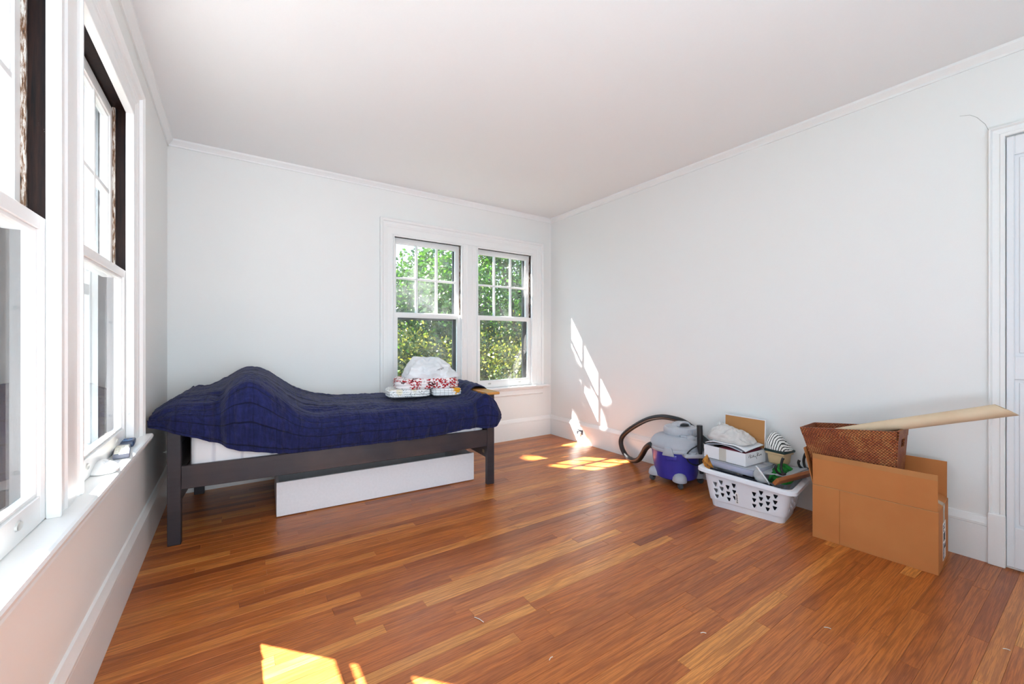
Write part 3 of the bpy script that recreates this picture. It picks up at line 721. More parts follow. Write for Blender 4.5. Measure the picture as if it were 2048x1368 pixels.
# casters on domed feet
for k, a in enumerate((166, 258, 346, 76)):
    q = R(a); c, s_ = math.cos(q), math.sin(q)
    b = MB(); b.lathe([(.060, .052), (.062, .060), (.058, .085), (.044, .108), (.022, .120), (0, .123)], 24, TR(.158*c, .158*s_, 0, q), sy=.9); foot = V_(b, 'caster_foot', M['vac_grey'])
    b = MB(); b.lathe([(0, -.014), (.018, -.014), (.0245, -.009), (.0245, .009), (.018, .014), (0, .014)], 20, TR(.188*c, .188*s_, .0246, q+.5) @ Matrix.Rotation(R(90), 4, 'X')); wheel = V_(b, 'caster_wheel', M['vac_wheel'], parent=foot)
    b = MB(); b.box(-.012, .012, -.018, .018, .028, .060, TR(.180*c, .180*s_, 0, q+.5), .003); V_(b, 'caster_fork', M['vac_dark'], parent=foot)
# accessory holder with a crevice tube and the black wand standing in it
b = MB(); b.box(-.03, .135, -.265, -.165, .262, .292, bev=.010)
for v in b.bm.verts:
    v.co.y += .35*max(0, (abs(v.co.x-.05)-.05)); v.co.z += .0
V_(b, 'accessory_holder', M['vac_grey'])
b = MB(); b.lathe([(.020, 0), (.026, 0), (.026, .012), (.020, .012)], 20, TR(.040, -.222, .290)); V_(b, 'holder_socket', M['vac_grey'])
b = MB(); b.tube([(.115, -.215, .135), (.110, -.212, .262)], .015, 12); V_(b, 'crevice_tube', M['vac_dark'])
b = MB(); b.tube([(.098, -.232, .292), (.098, -.228, .34), (.096, -.222, .515)], [.013, .0215, .0215], 16); o = b.build('vacuum_wand', M['hose_black'], smooth=50)
o.location = VC; o.rotation_euler = (0, 0, -YAW); tag(o, 'upright black wand standing in the holder of the vacuum', 'vacuum wand')
b = MB(); b.tube([(.14, -.12, .36), (.10, -.19, .352), (.035, -.215, .325), (-.005, -.225, .285), (.01, -.222, .23), (.07, -.215, .20), (.15, -.17, .205), (.185, -.12, .25), (.19, -.08, .30), (.17, -.05, .35)], .0048, 8, sub=6); V_(b, 'power_cord', M['vac_dark'], 180)
HP = [(2.905, 2.205, .300), (2.93, 2.245, .299), (2.97, 2.323, .247), (3.03, 2.407, .166), (3.10, 2.502, .088), (3.17, 2.617, .0345), (3.22, 2.745, .034), (3.25, 2.834, .096), (3.262, 2.856, .171), (3.27, 2.813, .244), (3.27, 2.688, .341), (3.26, 2.532, .43), (3.25, 2.386, .478), (3.235, 2.26, .490), (3.225, 2.13, .478), (3.215, 2.02, .43), (3.205, 1.975, .395)]
pp = spline([Vector(p) for p in HP], 16)
b = MB(); b.tube(pp, [.0232+.0010*(1 if i % 2 else -1) for i in range(len(pp))], 14); V_(b, 'hose', M['hose_black'], 180, True)
b = MB(); b.prism([(-.024, -.02), (.024, -.02), (.040, .12), (-.040, .12)], lambda a, t: Vector((3.205+a*.9, 1.99-t*.75, .418-t*.52)), lambda a, t: Vector((3.195+a*.9, 1.965-t*.75, .385-t*.52)))
V_(b, 'hose_nozzle', M['vac_dark'], 30, True)

# ------------------------------------------------------------------ laundry basket and what is in it
plain('basket_plastic', '#eceff6', .38, nscale=30, var=.02)
LB = Vector((3.025, 1.465, 0)); LR = math.radians(-80.2)
basket = empty('laundry_basket', LB, LR, 'white plastic laundry basket with triangular holes, heaped with boxes and bags', 'laundry basket')
HB = .235
def bsec(h):
    t = h/HB; k = 0 if h < .045 else .006
    return .222+.045*t+k, .142+.040*t+k, .040+.02*t
def bpt(p, h, off=0):
    """p in [0,1): around the rounded rectangle, h: height"""
    l, w_, r = bsec(h); l += off; w_ += off
    seg = [2*(l-r), math.pi*r/2, 2*(w_-r), math.pi*r/2]*2; fr = [2*(.25-.06), .10, 2*(.17-.06), .10]; tot = sum(fr)*2
    d = (p % 1)*tot; side = 0
    for k in range(8):
        f_ = fr[k % 4]
        if d <= f_+1e-9: break
        d -= f_
    t = d/f_
    cx = [(-1, -1), (1, -1), (1, 1), (-1, 1)]
    if k == 0: x, y_ = -l+r+t*2*(l-r), -w_
    elif k == 2: x, y_ = l, -w_+r+t*2*(w_-r)
    elif k == 4: x, y_ = l-r-t*2*(l-r), w_
    elif k == 6: x, y_ = -l, w_-r-t*2*(w_-r)
    else:
        ca = {1: (l-r, -w_+r, -90), 3: (l-r, w_-r, 0), 5: (-l+r, w_-r, 90), 7: (-l+r, -w_+r, 180)}[k]
        a = R(ca[2]+90*t); x, y_ = ca[0]+r*math.cos(a), ca[1]+r*math.sin(a)
    z = h + (.018-.062*x)*max(0, (h-.06)/(HB-.06))**2*1.0
    return Vector((x, y_, z))
fr = [.38, .10, .22, .10]; tot = 1.6
cols = []
acc = 0
for k in range(8):
    nseg = [10, 5, 6, 5][k % 4]
    for i in range(nseg): cols.append(((acc+fr[k % 4]*i/nseg)/tot, k, i, nseg))
    acc += fr[k % 4]
rows = [0, .02, .043, .047, .058, .0775, .097, .1165, .136, .1555, .175, .1945, HB]
b = MB(); bm = b.bm; NC = len(cols)
VV = [[bm.verts.new(bpt(cols[i][0], h)) for h in rows] for i in range(NC)]
for i in range(NC):
    p0, k, ci, nseg = cols[i]; p1 = cols[(i+1) % NC][0] if i+1 < NC else 1.0
    n_ = (i+1) % NC; j = 0
    while j < len(rows)-1:
        holes_here = (k % 4 == 0 and (ci <= 3 or ci >= 6)) or (k % 4 == 2)
        if holes_here and 4 <= j <= 9 and (j-4) % 2 == (ci % 2) :
            lo, hi = rows[j], rows[j+2]
            P_ = lambda a, t: bpt(p0+(p1-p0)*a, lo+(hi-lo)*t)
            q = [VV[i][j], VV[n_][j], VV[n_][j+1], VV[n_][j+2], VV[i][j+2], VV[i][j+1]]
            hole = [bm.verts.new(P_(*c)) for c in ((.44, .16), (.58, .16), (.76, .55), (.84, .84), (.18, .84), (.26, .55))]
            for e in range(6): bm.faces.new((q[e], q[(e+1) % 6], hole[(e+1) % 6], hole[e]))
            j += 2
        else:
            bm.faces.new((VV[i][j], VV[n_][j], VV[n_][j+1], VV[i][j+1])); j += 1
bm.faces.new([VV[i][0] for i in range(NC)][::-1])
o = b.build('basket_wall', M['basket_plastic'], basket, smooth=35); add_mod(o, 'SOLIDIFY', thickness=.0035, offset=-1)
b = MB(); RP = [(0, 0), (.020, .003), (.030, -.002), (.031, -.022), (.027, -.022), (.022, -.006), (.0, -.006)]
NP = 96; ring = [[b.bm.verts.new(bpt(i/NP, HB, o_)+Vector((0, 0, z_))) for o_, z_ in RP] for i in range(NP)]
for i in range(NP):
    for j in range(len(RP)): b.bm.faces.new((ring[i][j], ring[(i+1) % NP][j], ring[(i+1) % NP][(j+1) % len(RP)], ring[i][(j+1) % len(RP)]))
b.build('rim', M['basket_plastic'], basket, smooth=50)
plain('label_white', '#f6f6f4', .5); plain('ink', '#23242a', .7)
def on_wall(b, p0, p1, h0, h1, o0, o1):
    A = [b.bm.verts.new(bpt(p, h, o)) for o in (o0, o1) for p, h in ((p0, h0), (p1, h0), (p1, h1), (p0, h1))]
    for q in ((0, 1, 2, 3), (7, 6, 5, 4), (0, 4, 5, 1), (1, 5, 6, 2), (2, 6, 7, 3), (3, 7, 4, 0)): b.bm.faces.new([A[k] for k in q])
b = MB(); on_wall(b, .0865, .0985, .062, .135, .0005, .0022); lab = b.build('basket_label', M['label_white'], basket)
b = MB()
for k in range(8): on_wall(b, .0895+.0008*(k % 3), .0955-.0008*(k % 2), .068+k*.0078, .0725+k*.0078, .0018, .0028)
b.build('label_print', M['ink'], lab)

# soft dark clothes at the bottom of the basket
def cloth_mat(key, a, c, sc=8):
    n = NM(key, a, .9, spec=.2); f = n.noise(n.coord(), sc, 4); n.color(n.mix(n.ramp(f, [(.35, 0.0), (.65, 1.0)]), a, c)).bump(f, .4, .01); M[key] = n.m
cloth_mat('dark_cloth', '#1b1d24', '#30323c'); cloth_mat('green_foil', '#0d3a1c', '#2f9a3c', 22)
o = bag_blob('dark_clothing', 'pile of dark clothing in the bottom of the white laundry basket', LB+Vector((0, 0, .006)), LR, .40, .23, lambda x, y: .215+.02*noise.noise(Vector((x*4, y*4, 2))), M['dark_cloth'], .008, 21); o['category'] = 'clothes'
BI = TR(*LB, LR)
# clear lilac storage bin lying on the clothes
n = NM('lilac_paper', '#b7b2dc', .6); f = n.noise(n.coord(scale=(1, 6, 30)), 6, 4); n.color(n.ramp(f, [(.3, '#8f8ac4'), (.5, '#b9b5de'), (.62, '#d9cfe0'), (.7, '#a07f9f')])); M['lilac_paper'] = n.m
n = NM('clear_plastic', '#eceef4', .15, spec=.6, Alpha=.38); M['clear_plastic'] = n.m
sb = empty('storage_bin', (3.085, 1.575, .2385), R(-3.2), 'shallow clear storage bin with lilac papers under the white carton', 'storage bin')
b = MB(); b.box(-.132, .132, -.165, .165, .002, .054, bev=.012); b.build('bin_body', M['clear_plastic'], sb, smooth=40)
b = MB(); b.box(-.126, .126, -.159, .159, .005, .048, bev=.01); b.build('papers', M['lilac_paper'], sb, smooth=40)
b = MB(); b.box(-.138, .138, -.171, .171, .050, .060, bev=.003); b.build('bin_lid', M['clear_plastic'], sb, smooth=40)
n = NM('grey_film', '#c9ccd2', .2, spec=.6, Alpha=.92); f = n.noise(n.coord(scale=(3, 14, 3)), 4, 4); n.color(n.mix(f, '#a9adb4', '#e2e4e8')); M['grey_film'] = n.m
b = MB(); b.box(-.115, .125, -.125, .08, 0, .012, bev=.003); o = b.build('document_sleeve', M['grey_film'], smooth=40); o.location = (3.15, 1.345, .268); o.rotation_euler = (R(-9), R(-4), R(-6)); tag(o, 'grey translucent document sleeve under the cream tub', 'sleeve')
# open white carton with raised lid
def card(key, base, dk=.10):
    n = NM(key, base, .75, spec=.25); f = n.noise(n.coord(scale=(1, 1, 1)), 7, 4); g = n.noise(n.coord(scale=(2, 2, 120)), 2, 2)
    c0 = lin(base); a = tuple(x*(1-dk) for x in c0[:3])+(1,); c = n.mix(f, a, base); n.color(c).bump(g, .06, .002); M[key] = n.m
card('card_white', '#f0f0f3', .03); card('card_brown', '#c08a55', .1); card('card_kraft', '#b97a45', .12); card('card_edge', '#d3a877', .1)
n = NM('tape', '#ded9cf', .3, Alpha=.8); M['tape'] = n.m
WBx = Matrix.Translation((2.95, 1.472, .302)) @ Matrix.Rotation(R(-3.2), 4, 'Z')
wb = empty('white_carton', WBx.translation, R(-3.2), 'open white carton with handwriting and raised brown lid in the laundry basket', 'box')
W_, L__, Hh = .255, .315, .090
b = MB(); b.box(0, .003, 0, L__, 0, Hh); b.build('front_panel', M['card_white'], wb)
b = MB(); b.box(W_-.003, W_, 0, L__, 0, Hh); b.build('back_panel', M['card_white'], wb)
for y0 in (0, L__-.003):
    b = MB(); b.box(.003, W_-.003, y0, y0+.003, 0, Hh); sp = b.build('side_panel', M['card_white'], wb)
    if y0 == 0: side0 = sp
b = MB(); b.box(.003, W_-.003, .003, L__-.003, 0, .003); b.build('bottom_panel', M['card_white'], wb)
b = MB(); b.box(0, .004, .002, L__-.002, 0, .208, TR(W_, 0, Hh, 0, 0, R(2))); ld = b.build('raised_lid', M['card_white'], wb)
b = MB(); b.box(-.0012, 0, .008, L__-.008, 0, .203, TR(W_, 0, Hh, 0, 0, R(2))); o = b.build('lid_lining', M['card_brown'], ld); o['label'] = 'brown inner face of the lid'
b = MB(); b.box(-.0016, -.0012, .008, L__-.008, .060, .0625, TR(W_, 0, Hh, 0, 0, R(2))); b.build('lid_crease', M['card_kraft'], ld)
b = MB(); b.box(-.0008, 0, .140, .195, .0, Hh); b.build('tape_strip', M['tape'], wb)
# handwriting on the narrow end, in pen strokes
HW = [[(345, 640), (372, 500), (415, 450), (455, 490), (440, 540), (395, 570)], [(440, 540), (450, 600), (425, 655), (470, 640), (515, 600), (515, 480)], [(515, 610), (560, 595), (590, 460), (592, 560), (605, 600), (640, 585), (680, 540), (662, 590)],
      [(755, 570), (785, 430), (760, 360), (820, 340), (850, 380), (800, 450), (770, 560)], [(800, 490), (860, 525), (885, 470), (875, 525), (920, 495), (950, 445), (990, 430), (965, 490), (1010, 480)], [(690, 585), (735, 640), (748, 650)]]
def face_pt(px, py):
    u = (px-185)/1035; top = 375-250*u; bot = 1200-280*u; v = (py-top)/(bot-top)
    return Vector((W_*u, -.0006, Hh*(1-v)))
b = MB()
for st in HW: b.tube([face_pt(*p) for p in st], .0011, 5, sub=4)
b.build('handwriting', M['ink'], side0, smooth=180)
plain('pen_red', '#8a3038', .7); b = MB(); b.tube([face_pt(745, 730), face_pt(748, 650)], .001, 5); b.build('pen_tail', M['pen_red'], side0)
# papers bulging out of the carton
def sheet(name, label, cat, fz, x0, x1, y0, y1, m, th=.003, nu=16, nv=20):
    b = MB(); b.grid(lambda u, v: Vector((x0+(x1-x0)*u, y0+(y1-y0)*v, fz(u, v))), nu, nv)
    o = b.build(name, m, smooth=180); add_mod(o, 'SOLIDIFY', thickness=th, offset=1); o.matrix_world = WBx
    return tag(o, label, cat)
plain('paper_white', '#e9eaec', .6); plain('maroon_card', '#7e2a3c', .4); plain('paper_grey', '#b9bcc4', .55)
cloth_mat('dark_print', '#2a1c1e', '#5b4a46', 40)
sheet('patterned_book', 'dark patterned book lowest in the white carton', 'book', lambda u, v: .050+.010*u, .012, .235, .012, .300, M['dark_print'], .014)
sheet('maroon_folder', 'maroon folder lying in the white carton', 'folder', lambda u, v: .074+.010*math.sin(math.pi*v)+.012*u, .014, .238, .02, .215, M['maroon_card'], .010)
sheet('grey_magazine', 'grey magazine bent over the maroon folder', 'magazine', lambda u, v: .092+.022*math.sin(math.pi*min(1, v*1.05))+.010*u, .006, .238, .030, .306, M['paper_grey'], .003)
sheet('white_paper_pile', 'white papers bent up under the crumpled plastic in the carton', 'papers', lambda u, v: .098+.030*math.sin(math.pi*v)+.014*u+.006*math.sin(v*9+u*2), .010, .240, .005, .312, M['paper_white'], .006)
n = NM('crinkle_film', '#efece8', .25, spec=.7, Alpha=.72); f = n.noise(n.coord(), 26, 6, .65, .6); n.color(n.mix(f, '#dcd8d3', '#faf8f5')).bump(f, .7, .008); M['crinkle'] = n.m
o = bag_blob('crumpled_plastic', 'crumpled clear plastic wrap on top of the white carton', WBx @ Vector((.125, .175, .132)), R(-3.2), .21, .31, lambda x, y: interp(y, [(-.5, .02), (-.35, .05), (-.1, .085), (.2, .115), (.38, .13), (.5, .10)]), M['crinkle'], .019, 33)
o['category'] = 'plastic wrap'
b = MB()   # stiff upright tip of the wrap
b.grid(lambda u, v: Vector((.11+.04*u+.02*v+.006*math.sin(v*7+u*5), .30-.07*u-.02*v*(1-u)+.01*math.sin(u*9), .125+.135*v*(1-.55*u))), 10, 10)
b.build('wrap_tip', M['crinkle'], o, smooth=180, M=Matrix.Translation((-.125, -.175, -.132)))
# cream tub with dark green lid, striped cloth on top
plain('cream_plastic', '#d6b88c', .4); plain('lid_green', '#17322f', .4)
tb = empty('cream_tub', (3.225, 1.375, .3025), R(-6), 'cream plastic tub with a dark green lid beside the white carton', 'tub')
b = MB(); b.box(-.058, .058, -.060, .060, 0, .086, bev=.018)
for v in b.bm.verts: k = .86+.14*v.co.z/.086; v.co.x *= k; v.co.y *= k
b.build('tub_body', M['cream_plastic'], tb, smooth=50)
b = MB(); b.box(-.063, .063, -.065, .065, .072, .088, bev=.005); b.build('tub_rim', M['cream_plastic'], tb, smooth=50)
b = MB(); b.box(-.068, .068, -.074, .070, .088, .106, bev=.006); o = b.build('tub_lid', M['lid_green'], tb, smooth=50); o['label'] = 'dark green lid'
n = NM('striped_cloth', '#f0efe8', .85); v = n.coord(rot=(0, .3, .2)); wv = n.n('TexWave', bands_direction='Y'); wv.inputs['Scale'].default_value = 22; wv.inputs['Distortion'].default_value = 2.2; n.l(v, wv.inputs['Vector'])
st = n.ramp(wv.outputs['Fac'], [(.0, 1.0), (.20, 1.0), (.28, 0.0)]); n.color(n.mix(st, '#f1f0ea', '#20251f')).bump(n.noise(v, 30, 3), .3, .004); M['striped'] = n.m
o = bag_blob('striped_cloth', 'black and white striped cloth bundle on the green lidded tub', (3.22, 1.378, .4095), R(-6), .13, .155, lambda x, y: interp(y, [(-.5, .015), (-.3, .055), (0, .10), (.3, .125), (.5, .115)]), M['striped'], .006, 44); o['category'] = 'cloth'
# green foil bag, clear cup, orange folder, coat hook board
o = bag_blob('green_bag', 'shiny green foil bag squeezed beside the clear storage bin', BI @ Vector((.165, .06, .225)), LR, .12, .24, lambda x, y: .085+.09*y, M['green_foil'], .014, 55)
n = NM('clear_cup', '#f0f2f2', .08, spec=.7, Alpha=.28); M['clear_cup'] = n.m
cup = empty('clear_bowl', (2.915, 1.345, .255), 0, 'clear plastic bowl with a white rim tipped on its side at the basket rim', 'bowl')
ax_ = Vector((.50, -.62, .52)).normalized(); CM = Matrix.Translation((0, 0, .03)) @ Vector((0, 0, 1)).rotation_difference(ax_).to_matrix().to_4x4()
b = MB(); b.lathe([(0, -.052), (.026, -.050), (.040, -.036), (.058, 0), (.0565, 0), (.038, -.035), (.025, -.047), (0, -.049)], 32, CM); b.build('bowl_wall', M['clear_cup'], cup, smooth=50)
b = MB(); b.lathe([(.0565, -.004), (.066, -.002), (.067, .004), (.0565, .006)], 32, CM); b.build('bowl_rim', M['paper_white'], cup, smooth=50)
n = NM('orange_paper', '#d08a2c', .6); f = n.noise(n.coord(), 30, 3); n.color(n.ramp(f, [(.4, '#d8932f'), (.6, '#a55f1c'), (.7, '#2a2018')])); M['orange_paper'] = n.m
b = MB(); b.box(-.003, .003, -.055, .055, -.05, .055, None, .001); o = b.build('orange_folder', M['orange_paper']); o.location = BI @ Vector((-.262, -.10, .272)); o.rotation_euler = (R(12), R(-20), LR); tag(o, 'orange printed folder corner sticking up at the left end of the basket', 'folder')
b = MB(); b.box(-.20, .14, -.005, .005, -.03, .035, None, .002); o = b.build('black_folder', M['dark_cloth']); o.location = BI @ Vector((-.03, -.150, .222)); o.rotation_euler = (R(-8), R(3.4), LR); tag(o, 'black folder wedged against the front of the basket', 'folder')
n = NM('reddish_wood', '#a4602f', .4); f = n.noise(n.coord(scale=(2, 20, 20)), 3, 4); n.color(n.mix(f, '#8d4d24', '#b8713a')); M['reddish_wood'] = n.m
plain('iron_black', '#1b1a19', .5)
hb = empty('coat_hook_board', (3.075, 1.236, .256), R(-7.5), 'reddish wooden board with black coat hooks across the end of the basket', 'coat rack')
b = MB(); b.box(-.20, .235, -.012, .012, 0, .050, TR(0, 0, 0, 0, R(38)), .004); b.build('board', M['reddish_wood'], hb)
for hx in (-.065, .195):
    hk = MB()
    hk.tube([(hx, .002, .046), (hx-.010, .020, .040), (hx-.030, .036, .052), (hx-.044, .040, .080), (hx-.040, .036, .100)], [.007, .007, .007, .007, .009], 8, sub=5)
    hk.tube([(hx, .002, .046), (hx+.006, .024, .048), (hx+.010, .036, .085), (hx+.014, .030, .130), (hx+.020, .026, .142)], [.007, .007, .007, .006, .009], 8, sub=5)
    hk.build('coat_hook', M['iron_black'], hb, smooth=180)

# ------------------------------------------------------------------ large cardboard box with wicker basket and paper roll
BO = Vector((2.93, .52, 0)); BZ = math.radians(3.7)
cb = empty('cardboard_box', BO, BZ, 'large open brown cardboard box on the floor by the right wall', 'box')
BD, BLn, BH = .325, .533, .316
def kraft():
    n = NM('box_kraft', '#b5743f', .75, spec=.25); f = n.noise(n.coord(), 5, 4); g = n.noise(n.coord(scale=(2, 2, 120)), 2, 2)
    sc = n.noise(n.coord(scale=(1, 2.2, 9), rot=(.5, 0, 0)), 5, 6, .7, 1.2); st = n.ramp(sc, [(.70, 0.0), (.74, 1.0)])
    c = n.mix(f, '#b8723f', '#cc884f'); c = n.mix(n.math('MULTIPLY', st, .5), c, '#d3a172'); n.color(c).bump(n.math('ADD', g, n.math('MULTIPLY', st, .6)), .08, .002); M['box_kraft'] = n.m
kraft()
def bpanel(name, x0, x1, y0, y1, z0, z1, Mx=None, m='box_kraft', parent=cb, bev=.001):
    b = MB(); b.box(x0, x1, y0, y1, z0, z1, Mx, bev); return b.build(name, M[m], parent)
front = bpanel('front_panel', 0, .004, 0, BLn, 0, BH)
bpanel('back_panel', BD-.004, BD, 0, BLn, 0, BH); side = bpanel('side_panel', .004, BD-.004, 0, .004, 0, BH); bpanel('side_panel', .004, BD-.004, BLn-.004, BLn, 0, BH)
bpanel('bottom_panel', .004, BD-.004, .004, BLn-.004, 0, .004)
ff = bpanel('front_flap', 0, .004, .002, BLn-.002, 0, .186, TR(0, 0, BH+.001, 0, 0, R(-2.5)))
card('torn_kraft', '#c98c55', .35); bpanel('torn_edge', -.0006, .0046, .002, BLn-.002, .158, .1865, TR(0, 0, BH+.001, 0, 0, R(-2.5)), 'torn_kraft', ff)
bpanel('fold_crease', -.0005, .0, 0, BLn, BH-.0015, BH+.0005, None, 'card_edge', front)
bpanel('fold_crease', -.0004, .0, .400, .4012, 0, BH, None, 'card_kraft', front)
bpanel('fold_crease', -.0005, .0, 0, BLn, BH-.032, BH-.031, TR(0, 0, .06), 'card_edge', ff)
bpanel('back_flap', 0, .004, .004, BLn-.004, 0, .198, TR(BD-.004, 0, BH, 0, 0, R(1.5)))
rf = bpanel('side_flap', .006, BD-.006, 0, .004, 0, .190, TR(0, 0, BH, 0, R(-62)))
lf = bpanel('side_flap', .004, BD-.06, 0, .004, 0, .215, TR(0, BLn-.004, BH, 0, R(-13)))
# shipping label wrapped on the end and tape
lb_ = MB(); lb_.box(.135, .225, -.0010, 0, .030, .225); lb_ = lb_.build('shipping_label', M['label_white'], side)
b = MB(); rr = random.Random(4)
for x0, x1, z0, z1, nb in ((.140, .165, .180, .218, 3), (.175, .190, .190, .222, 2), (.145, .205, .128, .172, 9)):
    for k in range(nb):
        zz = z0+(z1-z0)*k/nb; b.box(x0, x1-rr.uniform(0, .006), -.0016, -.0009, zz, zz+(z1-z0)/nb*.55)
for k in range(26):
    zz = .036+k*.0032; b.box(.142, .164, -.0016, -.0009, zz, zz+rr.choice((.0009, .0016, .0022)))
for k in range(5): b.box(.174+k*.009, .178+k*.009, -.0016, -.0009, .085, .085+rr.uniform(.012, .03))
b.box(.205, .214, -.0016, -.0009, .095, .104)
b.build('label_print', M['ink'], lb_)
n = NM('box_tape', '#c4a98c', .25, Alpha=.85); M['box_tape'] = n.m
bpanel('tape_strip', .140, .195, -.0012, 0, .232, BH, None, 'box_tape', side)
bpanel('tape_strip', .140, .195, -.0012, .0, 0, .09, TR(0, 0, BH, 0, R(-62)), 'box_tape', rf)

# wicker basket tilted in the box
def wicker():
    n = NM('wicker', '#8a4726', .5); n.tc = n.n('TexCoord')
    mp = n.n('Mapping'); mp.inputs['Scale'].default_value = (90, 90, 1); mp.inputs['Rotation'].default_value = (0, 0, R(38)); n.l(n.tc.outputs['UV'], mp.inputs[0])
    s = n.n('SeparateXYZ'); n.l(mp.outputs[0], s.inputs[0])
    a = n.math('ABSOLUTE', n.math('SINE', n.math('MULTIPLY', s.outputs[0], math.pi/1.0))); c = n.math('ABSOLUTE', n.math('SINE', n.math('MULTIPLY', s.outputs[1], math.pi/1.0)))
    ck = n.math('GREATER_THAN', n.math('SINE', n.math('MULTIPLY', n.math('ADD', n.math('FLOOR', s.outputs[0]), n.math('FLOOR', s.outputs[1])), math.pi)), 99.0)
    h = n.math('MULTIPLY', n.math('POWER', a, .5), n.math('POWER', c, .5))
    f = n.noise(n.coord('Object'), 12, 4); g = n.noise(n.coord('Object'), 90, 2)
    col = n.mix(h, '#4a1d0d', n.ramp(n.math('MULTIPLY_ADD', f, .6, n.math('MULTIPLY', g, .4)), [(.35, '#93441f'), (.5, '#ad5a2b'), (.65, '#c98548')]))
    n.color(col).bump(h, .8, .004); M['wicker'] = n.m
wicker()
WK = Vector((3.045, .868, .34))
wk = empty('wicker_basket', WK, math.radians(3.0), 'reddish brown woven basket sitting in the top of the cardboard box', 'basket'); wk.rotation_euler = (R(-6.3), 0, R(3.0))
def wall4(t0, t1, b0, b1, thick):
    """tapered wall between rim corners t0,t1 and base corners b0,b1"""
    b = MB(); uvl = b.bm.loops.layers.uv.verify()
    nrm = ((t1-t0).cross(b0-t0)).normalized()*thick
    f_ = lambda u, v, k: (b0+(b1-b0)*u)*(1-v)+(t0+(t1-t0)*u)*v + nrm*k
    return b, uvl, f_
RT, RB_, HT = (.118, .222), (.085, .168), .330
def corner(sx, sy, top): w_, l_ = RT if top else RB_; return Vector((sx*w_, sy*l_, HT if top else 0))
def wpanel(name, a, c, hole=None, parent=wk, v0=0, v1=1, k0=0, k1=1, thick=-.006):
    t0, t1, b0, b1 = corner(*a, True), corner(*c, True), corner(*a, False), corner(*c, False)
    b, uvl, f_ = wall4(t0, t1, b0, b1, thick); Lw = (t1-t0).length
    us = sorted({0, 1, *(hole[:2] if hole else ())}); vs = sorted({v0, v1, *(hole[2:] if hole else ())})
    for u0_, u1_ in zip(us, us[1:]):
        for w0, w1 in zip(vs, vs[1:]):
            if hole and hole[0] <= u0_ < hole[1] and hole[2] <= w0 < hole[3]: continue
            q = [(u0_, w0), (u1_, w0), (u1_, w1), (u0_, w1)]
            O = [b.bm.verts.new(f_(u, v, k0)) for u, v in q]; I = [b.bm.verts.new(f_(u, v, k1)) for u, v in q]
            faces = [b.bm.faces.new(O), b.bm.faces.new(I[::-1])]+[b.bm.faces.new((O[e], O[(e+1) % 4], I[(e+1) % 4], I[e])) for e in range(4)]
            for fc in faces:
                for l in fc.loops:
                    for e in range(4):
                        if l.vert in (O[e], I[e]): l[uvl].uv = (q[e][0]*Lw, q[e][1]*HT)
    return b.build(name, M['wicker'], parent)
cs = [(-1, 1), (-1, -1), (1, -1), (1, 1)]
for k in range(4):
    a, c = cs[k], cs[(k+1) % 4]
    hole = (.34, .70, .70, .845) if k in (1, 3) else None
    pnl = wpanel('woven_wall', a, c, hole)
    wpanel('rim_band', a, c, (hole[0], hole[1], .74, .84) if False else None, pnl, .86, 1.006, -.35, 1.3)
b = MB(); b.box(-RB_[0], RB_[0], -RB_[1], RB_[1], 0, .006); b.build('woven_base', M['wicker'], wk)
n = NM('roll_paper', '#dcc3a0', .6); f = n.noise(n.coord(scale=(1, 1, 1)), 9, 4); n.color(n.mix(f, '#d3b690', '#e6d2b4')).bump(f, .15, .006); M['roll_paper'] = n.m
b = MB(); A0, A1 = Vector((3.00, 1.045, .600)), Vector((3.105, .318, .845)); ax = (A1-A0).normalized()
N = 22; up = Vector((0, 0, 1)); sd = ax.cross(up).normalized(); up = sd.cross(ax)
rings = []
for t, r in ((0, .026), (.3, .033), (.6, .035), (.9, .0355), (1, .036)):
    ring = []
    for k in range(N):
        q = 2*math.pi*k/N; e = (sd*math.cos(q)+up*math.sin(q)*.92)*r
        ring.append(b.bm.verts.new(A0+(A1-A0)*t+e+(ax*(-.030*math.sin(q)) if t == 1 else Vector())))
    rings.append(ring)
inner = [b.bm.verts.new(v.co*.0+A1+(v.co-A1)*.72) for v in rings[-1]]; deep = [b.bm.verts.new(v.co-ax*.06) for v in inner]
for A, B in zip(rings+[inner], rings[1:]+[inner, deep]):
    for k in range(N): b.bm.faces.new((A[k], A[(k+1) % N], B[(k+1) % N], B[k]))
b.bm.faces.new(rings[0][::-1]); b.bm.faces.new(deep)
tag(b.build('paper_roll', M['roll_paper'], smooth=40), 'long tan paper roll leaning out of the woven basket', 'paper roll')

# ------------------------------------------------------------------ things on the left window stool
plain('remote_grey', '#6f7280', .45); plain('remote_keys', '#e6e2d6', .5); plain('remote_blue', '#2a3a5a', .3); plain('key_blue', '#5d80ac', .35)
SZ = .7005
rc = empty('remote_control', (-.394, 2.385, SZ), R(8), 'grey remote control with cream keys on the white window stool', 'remote control', 'remote controls on the window stool')
b = MB(); b.box(-.026, .026, -.115, .115, 0, .020, bev=.005); b.build('body', M['remote_grey'], rc, smooth=40)
b = MB(); b.box(-.022, .022, -.105, .070, .020, .0215); kp = b.build('keypad', M['remote_keys'], rc)
for i in range(3):
    for j in range(6):
        b = MB(); x, y_ = -.014+i*.014, -.092+j*.028; b.box(x-.005, x+.005, y_-.009, y_+.009, .0215, .0238, bev=.001); b.build('key', M['remote_keys'], kp)
rc2 = empty('remote_control', (-.402, 2.555, SZ), R(4), 'small dark blue remote control behind the grey one on the stool', 'remote control', 'remote controls on the window stool')
b = MB(); b.box(-.024, .024, -.055, .052, 0, .024, bev=.006); b.build('body', M['remote_blue'], rc2, smooth=40)
b = MB(); b.lathe([(.0, .024), (.016, .024), (.018, .0265), (.010, .028), (0, .028)], 20, TR(0, -.018, 0), sy=1.1); b.build('dial_pad', M['key_blue'], rc2, smooth=40)
